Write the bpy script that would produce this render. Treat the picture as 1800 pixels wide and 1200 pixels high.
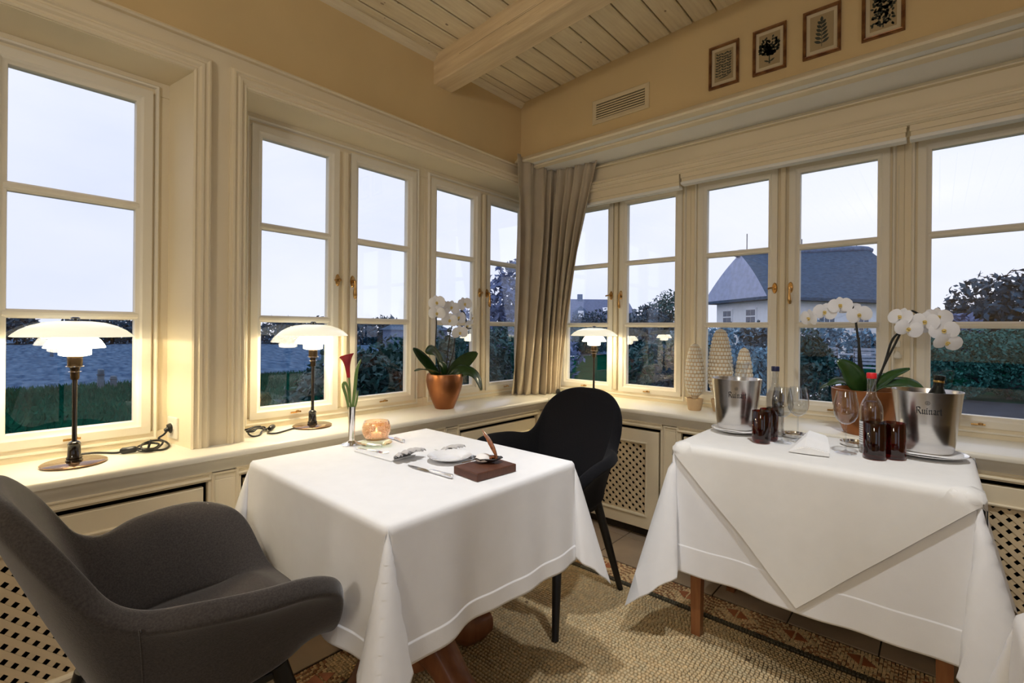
import bpy, bmesh, math, random
import numpy as np
from mathutils import Vector, Matrix
R = random.Random(7)
PI = math.pi
for o in list(bpy.data.objects): bpy.data.objects.remove(o)
scene = bpy.context.scene
COL = scene.collection
# ------------------------------------------------------------------ camera
cd = bpy.data.cameras.new('camera'); cam = bpy.data.objects.new('camera', cd); COL.objects.link(cam)
cd.sensor_width = 36.0; cd.lens = 848.1 / 1800 * 36; cd.shift_y = -20.8 / 1800; cd.clip_start = 0.02; cd.clip_end = 500
cam.matrix_world = (Matrix.Translation((1.861, -2.458, 1.18)) @ Matrix.Rotation(math.radians(41.448), 4, 'Z')
                    @ Matrix.Rotation(PI / 2, 4, 'X') @ Matrix.Rotation(0.00906, 4, 'Z'))
scene.camera = cam
# ------------------------------------------------------------------ sky, lights, exposure
w = bpy.data.worlds.new('dusk_sky'); scene.world = w; w.use_nodes = True
nt = w.node_tree; nt.nodes.clear()
out = nt.nodes.new('ShaderNodeOutputWorld'); bg = nt.nodes.new('ShaderNodeBackground')
tc = nt.nodes.new('ShaderNodeTexCoord'); mp = nt.nodes.new('ShaderNodeMapping'); mp.inputs['Scale'].default_value = (1, 1, 2.5)
no = nt.nodes.new('ShaderNodeTexNoise'); no.inputs['Scale'].default_value = 1.6; no.inputs['Detail'].default_value = 5
cr = nt.nodes.new('ShaderNodeValToRGB'); cr.color_ramp.elements[0].position = .36; cr.color_ramp.elements[1].position = .62
cr.color_ramp.elements[0].color = (.74, .79, 1.0, 1); cr.color_ramp.elements[1].color = (.88, .90, 1.0, 1)
nt.links.new(tc.outputs['Generated'], mp.inputs['Vector']); nt.links.new(mp.outputs['Vector'], no.inputs['Vector'])
nt.links.new(no.outputs['Fac'], cr.inputs['Fac']); nt.links.new(cr.outputs['Color'], bg.inputs['Color'])
bg.inputs['Strength'].default_value = 1.0
nt.links.new(bg.outputs['Background'], out.inputs['Surface'])

def area_light(name, loc, target, size, power, color):
    l = bpy.data.lights.new(name, 'AREA'); l.shape = 'DISK'; l.size = size; l.energy = power; l.color = color
    o = bpy.data.objects.new(name, l); COL.objects.link(o); o.location = loc
    o.rotation_euler = (Vector(target) - Vector(loc)).to_track_quat('-Z', 'Y').to_euler()
    return o
# two small ceiling spots, plus an unseen fill light added behind the camera
WARM = (1.0, .80, .55)
def spot(name, loc, target, power, angle, blend=.8, radius=.04, color=WARM):
    l = bpy.data.lights.new(name, 'SPOT'); l.energy = power; l.spot_size = math.radians(angle); l.spot_blend = blend; l.shadow_soft_size = radius; l.color = color
    o = bpy.data.objects.new(name, l); COL.objects.link(o); o.location = loc
    o.rotation_euler = (Vector(target) - Vector(loc)).to_track_quat('-Z', 'Y').to_euler(); return o
def point_light(name, loc, power, color, radius):
    l = bpy.data.lights.new(name, 'POINT'); l.energy = power; l.color = color; l.shadow_soft_size = radius
    o = bpy.data.objects.new(name, l); COL.objects.link(o); o.location = loc; return o
point_light('room_fill_light', (1.55, -4.0, 2.0), 36, (1.0, .92, .80), .14)  # unseen fill, added to lift walls, ceiling and cloth fronts
spot('ceiling_spot_table', (1.05, -1.75, 2.6), (.70, -1.4, .5), 88, 62, 1, color=(.97, .98, 1.0))
spot('ceiling_spot_side', (1.75, -1.15, 2.66), (1.55, -.55, .5), 82, 68, 1, color=(.97, .98, 1.0))
vs = scene.view_settings
vs.view_transform = 'Standard'; vs.look = 'None'; vs.exposure = 0.22; vs.gamma = 1.0; vs.use_curve_mapping = False

# ------------------------------------------------------------------ materials
M = {}
def mat(name, col, rough=.5, metal=0., var=.0, vscale=8., bump=0., bscale=60., sheen=0., emit=None, estr=0., trans=0., ior=1.45, coat=0., spec=.5, col2=None, stretch=None, sss=0.):
    m = bpy.data.materials.new(name); m.use_nodes = True; nt = m.node_tree; b = nt.nodes['Principled BSDF']
    b.inputs['Base Color'].default_value = (*col, 1); b.inputs['Roughness'].default_value = rough; b.inputs['Metallic'].default_value = metal
    b.inputs['IOR'].default_value = ior; b.inputs['Specular IOR Level'].default_value = spec
    b.inputs['Transmission Weight'].default_value = trans; b.inputs['Coat Weight'].default_value = coat
    if sheen: b.inputs['Sheen Weight'].default_value = sheen; b.inputs['Sheen Roughness'].default_value = .4
    if emit: b.inputs['Emission Color'].default_value = (*emit, 1); b.inputs['Emission Strength'].default_value = estr
    if var or col2 or bump:
        tc = nt.nodes.new('ShaderNodeTexCoord'); mpn = nt.nodes.new('ShaderNodeMapping'); nt.links.new(tc.outputs['Object'], mpn.inputs['Vector'])
        if stretch: mpn.inputs['Scale'].default_value = stretch
    if var or col2:
        n = nt.nodes.new('ShaderNodeTexNoise'); n.inputs['Scale'].default_value = vscale; n.inputs['Detail'].default_value = 4
        nt.links.new(mpn.outputs['Vector'], n.inputs['Vector'])
        r = nt.nodes.new('ShaderNodeValToRGB'); r.color_ramp.elements[0].position = .3; r.color_ramp.elements[1].position = .7
        c2 = col2 or tuple(min(1, c * (1 + var)) for c in col)
        c1 = col if col2 else tuple(c * (1 - var) for c in col)
        r.color_ramp.elements[0].color = (*c1, 1); r.color_ramp.elements[1].color = (*c2, 1)
        nt.links.new(n.outputs['Fac'], r.inputs['Fac']); nt.links.new(r.outputs['Color'], b.inputs['Base Color'])
    if bump:
        n2 = nt.nodes.new('ShaderNodeTexNoise'); n2.inputs['Scale'].default_value = bscale; n2.inputs['Detail'].default_value = 3
        nt.links.new(mpn.outputs['Vector'], n2.inputs['Vector'])
        bp = nt.nodes.new('ShaderNodeBump'); bp.inputs['Strength'].default_value = bump; bp.inputs['Distance'].default_value = .004
        nt.links.new(n2.outputs['Fac'], bp.inputs['Height']); nt.links.new(bp.outputs['Normal'], b.inputs['Normal'])
    M[name] = m
    return m
mat('wall_paint', (.70, .53, .275), .75, var=.05, vscale=2.5, bump=.05, bscale=90)
mat('cream_trim', (.84, .735, .53), .5, var=.03, vscale=3, spec=.3)
mat('sash_daylit', (.86, .80, .66), .45, var=.02, vscale=3, spec=.3)  # trim cream made whiter, the windows' daylight put into it
mat('sill_paint', (.84, .80, .68), .3, var=.03, vscale=4, coat=.15)
mat('soffit_paint', (.88, .87, .82), .6, var=.03, vscale=3)
mat('plank', (.88, .77, .54), .6, col2=(.74, .62, .41), vscale=4, stretch=(14, 1.3, 14), bump=.15, bscale=30)
mat('knot', (.36, .27, .16), .7, var=.2)
mat('beam_wood', (.84, .68, .43), .6, col2=(.68, .51, .29), vscale=3, stretch=(1.2, 12, 12), bump=.2, bscale=20)
mat('void_shade', (.012, .009, .006), .9, var=.2)  # near-black stands for the shade inside cabinets and vent
mat('dark_gap', (.03, .022, .015), .8, var=.2)
mat('brass', (.55, .33, .12), .25, 1., var=.12, vscale=30)
mat('dark_bronze', (.06, .042, .025), .35, 1., var=.15, vscale=30)
mat('grid_metal', (.70, .58, .38), .5, var=.03)
mat('lattice', (.72, .58, .37), .5, var=.06, vscale=12)
mat('black_gloss', (.012, .009, .008), .12, var=.2, coat=.5)
mat('black_plastic', (.012, .012, .012), .35, var=.2)
mat('bronze_gloss', (.20, .11, .05), .08, .8, var=.1, coat=.5)
mat('linen', (.84, .84, .85), .85, var=.015, vscale=20, bump=.05, bscale=500)
mat('linen_cream', (.84, .83, .80), .85, var=.015, vscale=20, bump=.05, bscale=500)
mat('napkin_cloth', (.84, .84, .84), .85, var=.02, vscale=25, bump=.06, bscale=400)
mat('napkin_shade', (.55, .53, .52), .85, var=.06, vscale=40)  # fold shading put into the white cloth's colour
mat('curtain', (.52, .44, .32), .85, var=.06, vscale=9, bump=.08, bscale=300, sheen=.15)
mat('wool_grey', (.050, .042, .038), .95, var=.3, vscale=260, bump=.25, bscale=500, sheen=.35)
mat('wool_shaded', (.007, .007, .009), .9, var=.25, vscale=240, bump=.2, bscale=500, sheen=.03, spec=.2)  # far chair's wool, its shadow mixed into a near-black colour
mat('black_wood', (.008, .008, .008), .45, var=.2)
mat('red_wood', (.17, .055, .022), .38, col2=(.30, .12, .05), vscale=6, stretch=(3, 3, 1), coat=.2)
mat('leg_wood', (.24, .085, .03), .35, col2=(.34, .14, .05), vscale=8, stretch=(8, 8, 1), coat=.2)
mat('board_wood', (.075, .024, .012), .5, col2=(.11, .04, .02), vscale=9, stretch=(1, 12, 8))
mat('porcelain', (.85, .85, .86), .12, var=.01, coat=.4)
mat('silver', (.82, .80, .78), .1, 1., var=.05, vscale=20)
mat('steel_handle', (.80, .81, .84), .2, .6, var=.05, vscale=30)
mat('copper_pot', (.42, .17, .065), .34, .85, col2=(.28, .11, .045), vscale=7)
mat('terracotta_pale', (.66, .47, .27), .75, var=.08, vscale=15)
mat('soil', (.03, .022, .015), .95, var=.4, vscale=60)
mat('orchid_leaf', (.022, .062, .012), .32, var=.3, vscale=9, coat=.2)
mat('orchid_stem', (.014, .014, .010), .5, var=.3)
mat('orchid_petal', (.86, .86, .88), .6, var=.02, vscale=40)
mat('orchid_lip', (.80, .62, .22), .5, var=.25, vscale=120)
mat('calla', (.30, .006, .012), .45, var=.3, vscale=20)
mat('calla_leaf', (.13, .20, .05), .45, var=.3, vscale=12)
mat('woven', (.90, .86, .74), .7, var=.08, vscale=30)
mat('woven_in', (.72, .52, .28), .8, var=.15, vscale=30)
mat('picture_frame', (.13, .045, .018), .3, .4, col2=(.34, .17, .06), vscale=25)
mat('mount_paper', (.62, .52, .34), .8, var=.04)
mat('print_paper', (.40, .30, .16), .8, var=.06)
mat('print_ink', (.05, .055, .04), .8, var=.3)
mat('vent_paint', (.72, .60, .38), .5, var=.03)
mat('label_ink', (.02, .02, .022), .5, var=.1)
mat('cap_red', (.62, .015, .02), .4, var=.1)
mat('cap_blue', (.012, .014, .05), .4, var=.1)
mat('paper_white', (.8, .82, .85), .7, var=.03)
mat('foil_black', (.012, .014, .012), .25, .3, var=.2)
mat('foil_gold', (.45, .30, .10), .3, 1., var=.1)
mat('shell_dark', (.02, .016, .016), .3, var=.4, vscale=60, coat=.4)
mat('shell_amber', (.45, .14, .03), .25, col2=(.16, .05, .02), vscale=70, coat=.6)
mat('cream_food', (.85, .83, .80), .5, var=.04, vscale=80)
mat('socket_plate', (.82, .78, .66), .35, var=.02)
# steel bucket: brushed around
mat('bucket_steel', (.72, .70, .68), .24, 1., col2=(.60, .58, .56), vscale=40, stretch=(1, 1, 40))
# outside: dusk's blue cast is mixed into these colours
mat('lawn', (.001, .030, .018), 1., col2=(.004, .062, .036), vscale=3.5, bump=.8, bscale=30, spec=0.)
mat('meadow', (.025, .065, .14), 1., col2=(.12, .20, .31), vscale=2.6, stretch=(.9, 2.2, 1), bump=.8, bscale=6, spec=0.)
mat('grass_blade', (.002, .055, .034), 1., col2=(.008, .11, .075), vscale=2., spec=0.)
mat('far_green', (.03, .11, .10), .9, var=.3, vscale=3)
mat('leaf_dark', (.007, .070, .082), .6, var=.45, vscale=6)
mat('leaf_teal', (.012, .11, .10), .7, var=.4, vscale=5)
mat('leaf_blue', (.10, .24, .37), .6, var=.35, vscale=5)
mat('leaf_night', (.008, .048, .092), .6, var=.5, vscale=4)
mat('leaf_haze', (.12, .17, .33), .8, var=.3, vscale=2)  # blue haze mixed into the leaf colour
mat('bark', (.05, .055, .07), .9, var=.3, vscale=20)
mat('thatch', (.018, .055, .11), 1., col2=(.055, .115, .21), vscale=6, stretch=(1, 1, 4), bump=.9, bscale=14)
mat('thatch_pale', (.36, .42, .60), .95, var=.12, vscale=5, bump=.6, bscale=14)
mat('thatch_ridge', (.10, .16, .28), .95, var=.25, vscale=9)
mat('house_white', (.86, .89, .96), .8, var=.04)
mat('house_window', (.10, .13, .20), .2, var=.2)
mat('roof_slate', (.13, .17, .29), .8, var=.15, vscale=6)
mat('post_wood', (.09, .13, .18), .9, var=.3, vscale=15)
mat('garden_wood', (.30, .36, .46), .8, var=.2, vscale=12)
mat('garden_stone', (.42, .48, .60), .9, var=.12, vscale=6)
mat('dark_earth', (.02, .026, .04), .95, var=.5, vscale=6)

def glass_mat(name, tint, refl=1.0, rough=.0):
    m = bpy.data.materials.new(name); m.use_nodes = True; nt = m.node_tree; nt.nodes.clear()
    o = nt.nodes.new('ShaderNodeOutputMaterial'); t = nt.nodes.new('ShaderNodeBsdfTransparent'); g = nt.nodes.new('ShaderNodeBsdfGlossy')
    f = nt.nodes.new('ShaderNodeFresnel'); f.inputs['IOR'].default_value = 1.5; mx = nt.nodes.new('ShaderNodeMixShader')
    mu = nt.nodes.new('ShaderNodeMath'); mu.operation = 'MULTIPLY'; mu.inputs[1].default_value = refl; mu.use_clamp = True
    t.inputs['Color'].default_value = (*tint, 1); g.inputs['Roughness'].default_value = rough; g.inputs['Color'].default_value = (1, 1, 1, 1)
    ge = nt.nodes.new('ShaderNodeNewGeometry'); mi = nt.nodes.new('ShaderNodeMix'); mi.inputs[2].default_value = 1.5; mi.inputs[3].default_value = 1 / 1.5
    nt.links.new(ge.outputs['Backfacing'], mi.inputs[0]); nt.links.new(mi.outputs[0], f.inputs['IOR'])   # same reflectance on both faces
    nt.links.new(f.outputs['Fac'], mu.inputs[0]); nt.links.new(mu.outputs[0], mx.inputs['Fac'])
    nt.links.new(t.outputs[0], mx.inputs[1]); nt.links.new(g.outputs[0], mx.inputs[2]); nt.links.new(mx.outputs[0], o.inputs['Surface'])
    M[name] = m
glass_mat('window_glass', (.97, .98, 1.0), 1.0)
glass_mat('clear_glass', (.93, .94, .95), 1.3, .02)
glass_mat('plate_glass', (.86, .90, .80), 1.3, .02)
glass_mat('amber_glass', (.42, .075, .035), 1.2, .03)
# lit opal glass of the table lamps
def opal(name, col, s):
    m = mat(name, (.85, .84, .78), .25, emit=col, estr=s, coat=.3); return m
opal('opal_top', (1.0, .94, .72), .62)
opal('opal_bright', (1.0, .90, .66), 9.0)
mat('flame', (1, .7, .3), .5, emit=(1, .55, .2), estr=6)
mat('wax', (.85, .75, .6), .5, emit=(1, .6, .3), estr=.5)  # glow from the flame put into the wax as emission
glass_mat('candle_glass', (.96, .84, .70), 2.2, .25)
mat('candle_speckle', (.72, .40, .22), .35, col2=(.85, .66, .46), vscale=160, emit=(1, .5, .22), estr=.16)  # candlelight through the glass added as faint emission
# mosaic: colour per tessera
def attr_mat(name, rough):
    m = bpy.data.materials.new(name); m.use_nodes = True; nt = m.node_tree; b = nt.nodes['Principled BSDF']
    a = nt.nodes.new('ShaderNodeAttribute'); a.attribute_name = 'Col'; nt.links.new(a.outputs['Color'], b.inputs['Base Color'])
    b.inputs['Roughness'].default_value = rough; M[name] = m
attr_mat('tessera', .45)
mat('grout', (.06, .042, .022), .9, var=.2, vscale=30)
mat('floor_tile', (.38, .29, .20), .4, var=.12, vscale=5)
mat('inlay_red', (.36, .11, .04), .45, var=.15, vscale=20)

# ------------------------------------------------------------------ helpers
class MB:
    def __init__(s): s.v = []; s.f = []
    def add(s, vs, fs):
        n = len(s.v); s.v += [tuple(p) for p in vs]; s.f += [tuple(i + n for i in f) for f in fs]; return s
    def box(s, x0, x1, y0, y1, z0, z1):
        return s.add([(x0, y0, z0), (x1, y0, z0), (x1, y1, z0), (x0, y1, z0), (x0, y0, z1), (x1, y0, z1), (x1, y1, z1), (x0, y1, z1)],
                     [(0, 3, 2, 1), (4, 5, 6, 7), (0, 1, 5, 4), (1, 2, 6, 5), (2, 3, 7, 6), (3, 0, 4, 7)])
    def lathe(s, prof, n=32, c=(0, 0, 0), caps=True):
        vs = []; fs = []
        for r, z in prof:
            for i in range(n):
                a = 2 * PI * i / n; vs.append((c[0] + r * math.cos(a), c[1] + r * math.sin(a), c[2] + z))
        for k in range(len(prof) - 1):
            for i in range(n):
                j = (i + 1) % n; fs.append((k * n + i, k * n + j, (k + 1) * n + j, (k + 1) * n + i))
        if caps:
            if prof[0][0] > 1e-6: fs.append(tuple(range(n))[::-1])
            if prof[-1][0] > 1e-6: fs.append(tuple((len(prof) - 1) * n + i for i in range(n)))
        return s.add(vs, fs)
    def tube(s, pts, r, n=8, rs=None, closed=False):
        P = [Vector(p) for p in pts]; m = len(P); vs = []; fs = []
        up = Vector((0, 0, 1)); prev = None
        for k in range(m):
            if closed: t = P[(k + 1) % m] - P[k - 1]
            else: t = P[min(k + 1, m - 1)] - P[max(k - 1, 0)]
            t.normalize()
            a = (up if prev is None else prev)
            a = a - t * a.dot(t)
            if a.length < 1e-4: a = Vector((1, 0, 0)) - t * t.x
            a.normalize(); prev = a; b = t.cross(a)
            rr = rs[k] if rs else r
            for i in range(n):
                g = 2 * PI * i / n; vs.append(P[k] + a * (rr * math.cos(g)) + b * (rr * math.sin(g)))
        for k in range(m if closed else m - 1):
            for i in range(n):
                j = (i + 1) % n; k2 = (k + 1) % m; fs.append((k * n + i, k * n + j, k2 * n + j, k2 * n + i))
        if not closed: fs.append(tuple(range(n))[::-1]); fs.append(tuple((m - 1) * n + i for i in range(n)))
        return s.add(vs, fs)
    def sweep(s, mp, path, prof, closed):
        """mp(u,v,w)->xyz; prof: (offset to the left of the path, w); mitred joints; solid"""
        m = len(path); P = [Vector((p[0], p[1])) for p in path]; np_ = len(prof); vs = []; fs = []
        for k in range(m):
            if closed or 0 < k < m - 1:
                d0 = (P[k] - P[k - 1]).normalized(); d1 = (P[(k + 1) % m] - P[k]).normalized()
            elif k == 0: d0 = d1 = (P[1] - P[0]).normalized()
            else: d0 = d1 = (P[k] - P[k - 1]).normalized()
            n0 = Vector((-d0.y, d0.x)); n1 = Vector((-d1.y, d1.x)); b = (n0 + n1); b = b / max(b.dot(n0), 1e-6)
            for a, wv in prof: q = P[k] + b * a; vs.append(mp(q.x, q.y, wv))
        for k in range(m if closed else m - 1):
            k2 = (k + 1) % m
            for i in range(np_):
                j = (i + 1) % np_; fs.append((k * np_ + i, k2 * np_ + i, k2 * np_ + j, k * np_ + j))
        if not closed: fs.append(tuple(range(np_))); fs.append(tuple((m - 1) * np_ + i for i in range(np_))[::-1])
        return s.add(vs, fs)
    def grid(s, rows):
        n = len(rows[0]); vs = [p for r in rows for p in r]; fs = []
        for i in range(len(rows) - 1):
            for j in range(n - 1): fs.append((i * n + j, i * n + j + 1, (i + 1) * n + j + 1, (i + 1) * n + j))
        return s.add(vs, fs)
    def mesh(s, name, recalc=True):
        me = bpy.data.meshes.new(name); me.from_pydata(s.v, [], s.f)
        if recalc:
            bm = bmesh.new(); bm.from_mesh(me); bmesh.ops.recalc_face_normals(bm, faces=bm.faces); bm.to_mesh(me); bm.free()
        return me
    def build(s, name, material, parent=None, smooth=False, bevel=0, bseg=2, loc=None, recalc=True):
        me = s.mesh(name, recalc); return link(name, me, material, parent, smooth, bevel, bseg, loc)
def link(name, me, material, parent=None, smooth=False, bevel=0, bseg=2, loc=None):
    if material and not me.materials: me.materials.append(M[material])
    o = bpy.data.objects.new(name, me); COL.objects.link(o)
    if parent: o.parent = parent
    if loc: o.location = loc
    if smooth:
        me.polygons.foreach_set('use_smooth', [True] * len(me.polygons))
        if smooth != 'all': me.set_sharp_from_angle(angle=math.radians(40))
    if bevel:
        b = o.modifiers.new('bevel', 'BEVEL'); b.width = bevel; b.segments = bseg; b.limit_method = 'ANGLE'; b.angle_limit = math.radians(35)
    return o
def empty(name, loc=(0, 0, 0), rz=0.0):
    o = bpy.data.objects.new(name, None); COL.objects.link(o); o.location = loc; o.rotation_euler = (0, 0, rz); o.empty_display_size = .05
    return o
def tag(o, label, cat, group=None):
    o['label'] = label; o['category'] = cat
    if group: o['group'] = group
    return o
def struct(o, label=None):
    o['kind'] = 'structure'
    if label: o['label'] = label
    return o
def copy_tree(o, parent=None):
    c = o.copy(); COL.objects.link(c)
    if parent: c.parent = parent
    for ch in list(o.children): copy_tree(ch, c)
    return c
def lerp(a, b, t): return a + (b - a) * t
def sm(t): t = max(0, min(1, t)); return t * t * (3 - 2 * t)
def curve(pts, n):
    """Catmull-Rom through pts"""
    P = [np.array(p, float) for p in pts]; P = [2 * P[0] - P[1]] + P + [2 * P[-1] - P[-2]]; out = []; segs = len(P) - 3
    for k in range(n):
        t = k / (n - 1) * segs; i = min(int(t), segs - 1); f = t - i; a, b, c, d = P[i:i + 4]
        out.append(tuple(.5 * (2 * b + (c - a) * f + (2 * a - 5 * b + 4 * c - d) * f * f + (3 * b - a - 3 * c + d) * f ** 3)))
    return out
# wall mappings: w points into the room
GX, GY = -.375, .435                # glass planes
def mapL(x0): return lambda u, v, w: (x0 + w, u, v)
def mapR(y0): return lambda u, v, w: (u, y0 - w, v)

# ------------------------------------------------------------------ room shell
SILL = .737
FX, FY = -.17, .245                 # faces of the window walls
UX, UY = -.185, -.07                # upper walls
# ceiling: planks along y, rising slightly towards +x
CS = .058
def cz(x): return 2.650 + CS * (x - UX)
ceiling = struct(MB().add([(-.6, .6, cz(-.6) + .05), (4.6, .6, cz(4.6) + .05), (4.6, -5.6, cz(4.6) + .05), (-.6, -5.6, cz(-.6) + .05),
                           (-.6, .6, cz(-.6) + .10), (4.6, .6, cz(4.6) + .10), (4.6, -5.6, cz(4.6) + .10), (-.6, -5.6, cz(-.6) + .10)],
                          [(0, 1, 2, 3), (7, 6, 5, 4), (0, 4, 5, 1), (1, 5, 6, 2), (2, 6, 7, 3), (3, 7, 4, 0)]).build('ceiling', 'dark_gap'))
PW = .116; ang = math.atan(CS)
plank_me = None
for i in range(41):
    x0 = UX - .035 + i * PW
    if plank_me is None:
        b = MB(); wv = PW - .007
        prof = [(0, .004), (.004, 0), (wv - .004, 0), (wv, .004), (wv, .02), (0, .02)]
        vs = [(a, y, z) for y in (0, -5.5) for a, z in prof]; n = 6
        b.add(vs, [tuple(range(6)), tuple(range(6, 12))[::-1]] + [(k, (k + 1) % 6, 6 + (k + 1) % 6, 6 + k) for k in range(6)])
        plank_me = b.mesh('plank'); plank_me.materials.append(M['plank'])
    o = bpy.data.objects.new('plank', plank_me); COL.objects.link(o); o.parent = ceiling
    o.location = (x0, .0, cz(x0)); o.rotation_euler = (0, -ang, 0)
# knots in the visible planks
kb = MB()
for i in range(46):
    x = R.uniform(-.15, 1.6); y = R.uniform(-1.5, -.1); r = R.uniform(.003, .008)
    if ((x - UX + .035) % PW) < .02: continue
    n = 7; c0 = len(kb.v)
    kb.add([(x + r * math.cos(a) * R.uniform(.6, 1), y + 1.7 * r * math.sin(a) * R.uniform(.6, 1), cz(x + r * math.cos(a)) - .0006) for a in [2 * PI * k / n for k in range(n)]], [tuple(range(n))])
ko = kb.build('wood_knots', 'knot', ceiling, recalc=False); ko['kind'] = 'stuff'
# beam
bm_ = empty('ceiling_beam', (UX, -.732, cz(UX)), 0); bm_.rotation_euler = (0, -ang, 0)
tag(bm_, 'heavy rough pine beam running across the plank ceiling', 'beam')
MB().box(-.05, 4.7, -.066, .066, -.152, .012).build('beam', 'beam_wood', bm_, bevel=.007)
b = MB()
for k in range(5):
    x = .2 + k * .33; b.add([(x, -.0665, -.075 - .006 * k), (x + .5, -.0665, -.072 - .004 * k), (x + .5, -.0668, -.0735 - .004 * k), (x, -.0668, -.0775 - .006 * k)], [(0, 1, 2, 3)])
b.build('drying_crack', 'knot', bm_)

# walls
wl = struct(MB().box(-.45, UX, -5.6, .5, 2.239, 2.95).build('wall_left', 'wall_paint'))
wr = struct(MB().box(UX - .02, 4.6, UY, .6, 2.262, 3.1).build('wall_right', 'wall_paint'))
# the far walls of the room behind the camera, glazed towards their shared corner
b = MB().box(-.6, 4.75, -5.75, -5.6, -.02, .4).box(-.6, 4.75, -5.75, -5.6, 2.3, 3.2).box(-.6, 2.75, -5.75, -5.6, .4, 2.3).box(-.6, 4.75, -5.75, -5.6, .4, .8)
for x in (3.65, 4.6): b.box(x, x + .15, -5.75, -5.6, .4, 2.3)
struct(b.build('wall_back', 'wall_paint'))
b = MB().box(4.6, 4.75, -5.6, .6, -.02, .4).box(4.6, 4.75, -5.6, .6, 2.3, 3.2).box(4.6, 4.75, -2.65, .6, .4, 2.3).box(4.6, 4.75, -5.6, -4.2, .4, 2.3)
for y in (-5.6, -4.2): b.box(4.6, 4.75, y, y + .15, .4, 2.3)
struct(b.build('wall_side', 'wall_paint'))
# left window wall: fascia, pilaster, soffit, blackened backing behind the cabinets
tr = struct(MB().box(-.45, FX, -5.6, GY + .05, 2.106, 2.239).add([(x, y, z) for z in (SILL - .01, 2.106) for x, y in ((-.45, -1.957), (FX, -1.915), (FX, -1.739), (-.45, -1.739))], [(3, 2, 1, 0), (4, 5, 6, 7), (0, 1, 5, 4), (1, 2, 6, 5), (2, 3, 7, 6), (3, 0, 4, 7)]).box(-.45, FX, -5.6, -3.15, SILL - .01, 2.106).build('trim_1', 'cream_trim'))
struct(MB().box(-.45, -.36, -5.6, .6, -.02, .72).build('wall_left_lower', 'void_shade'))  # painted near-black for the shade behind the lattice
# ledge and fine beads on the fascia
ledge = [(0, 0), (0, .018), (.006, .024), (.012, .018), (.018, .008), (.022, 0)]
b = MB(); b.sweep(mapL(FX), [(GY, 2.216), (-5.6, 2.216)], [(-a, w) for a, w in ledge], False)
b.build('fascia_ledge', 'cream_trim', tr, smooth=True)
# mouldings around the two left openings
mould = [(0, -.002), (0, .010), (.006, .016), (.012, .012), (.016, .013), (.022, .022), (.030, .024), (.036, .018), (.041, .019), (.046, .026), (.052, .024), (.056, .012), (.060, .010), (.060, -.002)]
b = MB(); b.sweep(mapL(FX), [(-1.917, SILL), (-1.917, 2.108), (-3.148, 2.108), (-3.148, SILL)], [(-a, w) for a, w in mould], False)
struct(b.build('trim_2', 'cream_trim', None, smooth=True))
b = MB(); b.sweep(mapL(FX), [(GY, 2.108), (-1.737, 2.108), (-1.737, SILL)], [(-a, w) for a, w in mould], False)
struct(b.build('trim_3', 'cream_trim', None, smooth=True))
# right window wall: upper crown, soffit, fascia with trim
struct(MB().box(UX - .2, 4.6, -.06, .6, 2.252, 2.275).build('trim_4', 'soffit_paint'))
crown = [(0, 0), (0, .052), (.008, .060), (.016, .056), (.022, .046), (.032, .040), (.042, .026), (.050, .010), (.052, 0)]
b = MB(); b.sweep(mapR(UY), [(UX, 2.246), (4.6, 2.246)], crown, False)
struct(b.build('trim_5', 'cream_trim', None, smooth=True))
b = MB().box(UX, 4.6, -.02, .035, 2.240, 2.253); struct(b.build('trim_6', 'cream_trim', bevel=.006))
b = MB().box(UX - .25, 4.6, FY, .6, 2.085, 2.26); tr7 = struct(b.build('trim_7', 'cream_trim', bevel=.003))
cove = [(0, 0), (0, .03), (.006, .03), (.014, .016), (.024, .006), (.03, 0)]
b = MB(); b.sweep(mapR(FY), [(-.35, 2.222), (4.6, 2.222)], cove, False); b.build('cove', 'cream_trim', tr7, smooth=True)
b = MB(); b.sweep(mapR(FY), [(-.35, 2.088), (4.6, 2.088)], mould, False); b.build('head_moulding', 'cream_trim', tr7, smooth=True)
# blind boxes and rolled blinds under the right head, one per bay
for i, (x0, x1, zb) in enumerate([(-.30, .735, 2.012), (.742, 1.752, 2.030), (1.762, 2.77, 2.030)]):
    e = empty('roller_blind', ((x0 + x1) / 2, FY + .045, zb)); hw = (x1 - x0) / 2
    tag(e, ['cream roller blind rolled up above the window beside the curtain', 'cream roller blind rolled up above the window with the thatched house', 'cream roller blind rolled up above the far right window'][i], 'blind', 'rolled up window blinds')
    MB().box(-hw, hw, -.03, .035, .030, .075).build('blind_box', 'cream_trim', e, bevel=.003)
    MB().box(-hw + .004, hw - .004, -.020, .02, .010, .030).build('blind_fabric', 'cream_trim', e)
    MB().box(-hw, hw, -.026, .026, -.006, .010).build('bottom_bar', 'soffit_paint', e, bevel=.003)
    MB().box(hw - .012, hw + .001, -.034, .0, .045, .075).build('bracket', 'cream_trim', e)
# ceiling edge moulding on the left wall
cm = [(0, 0), (0, .03), (.008, .034), (.014, .022), (.026, .014), (.034, 0)]
b = MB(); b.sweep(mapL(UX), [(.0, 2.652), (-5.6, 2.652)], cm, False); struct(b.build('trim_8', 'plank', None, smooth=True))

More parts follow.
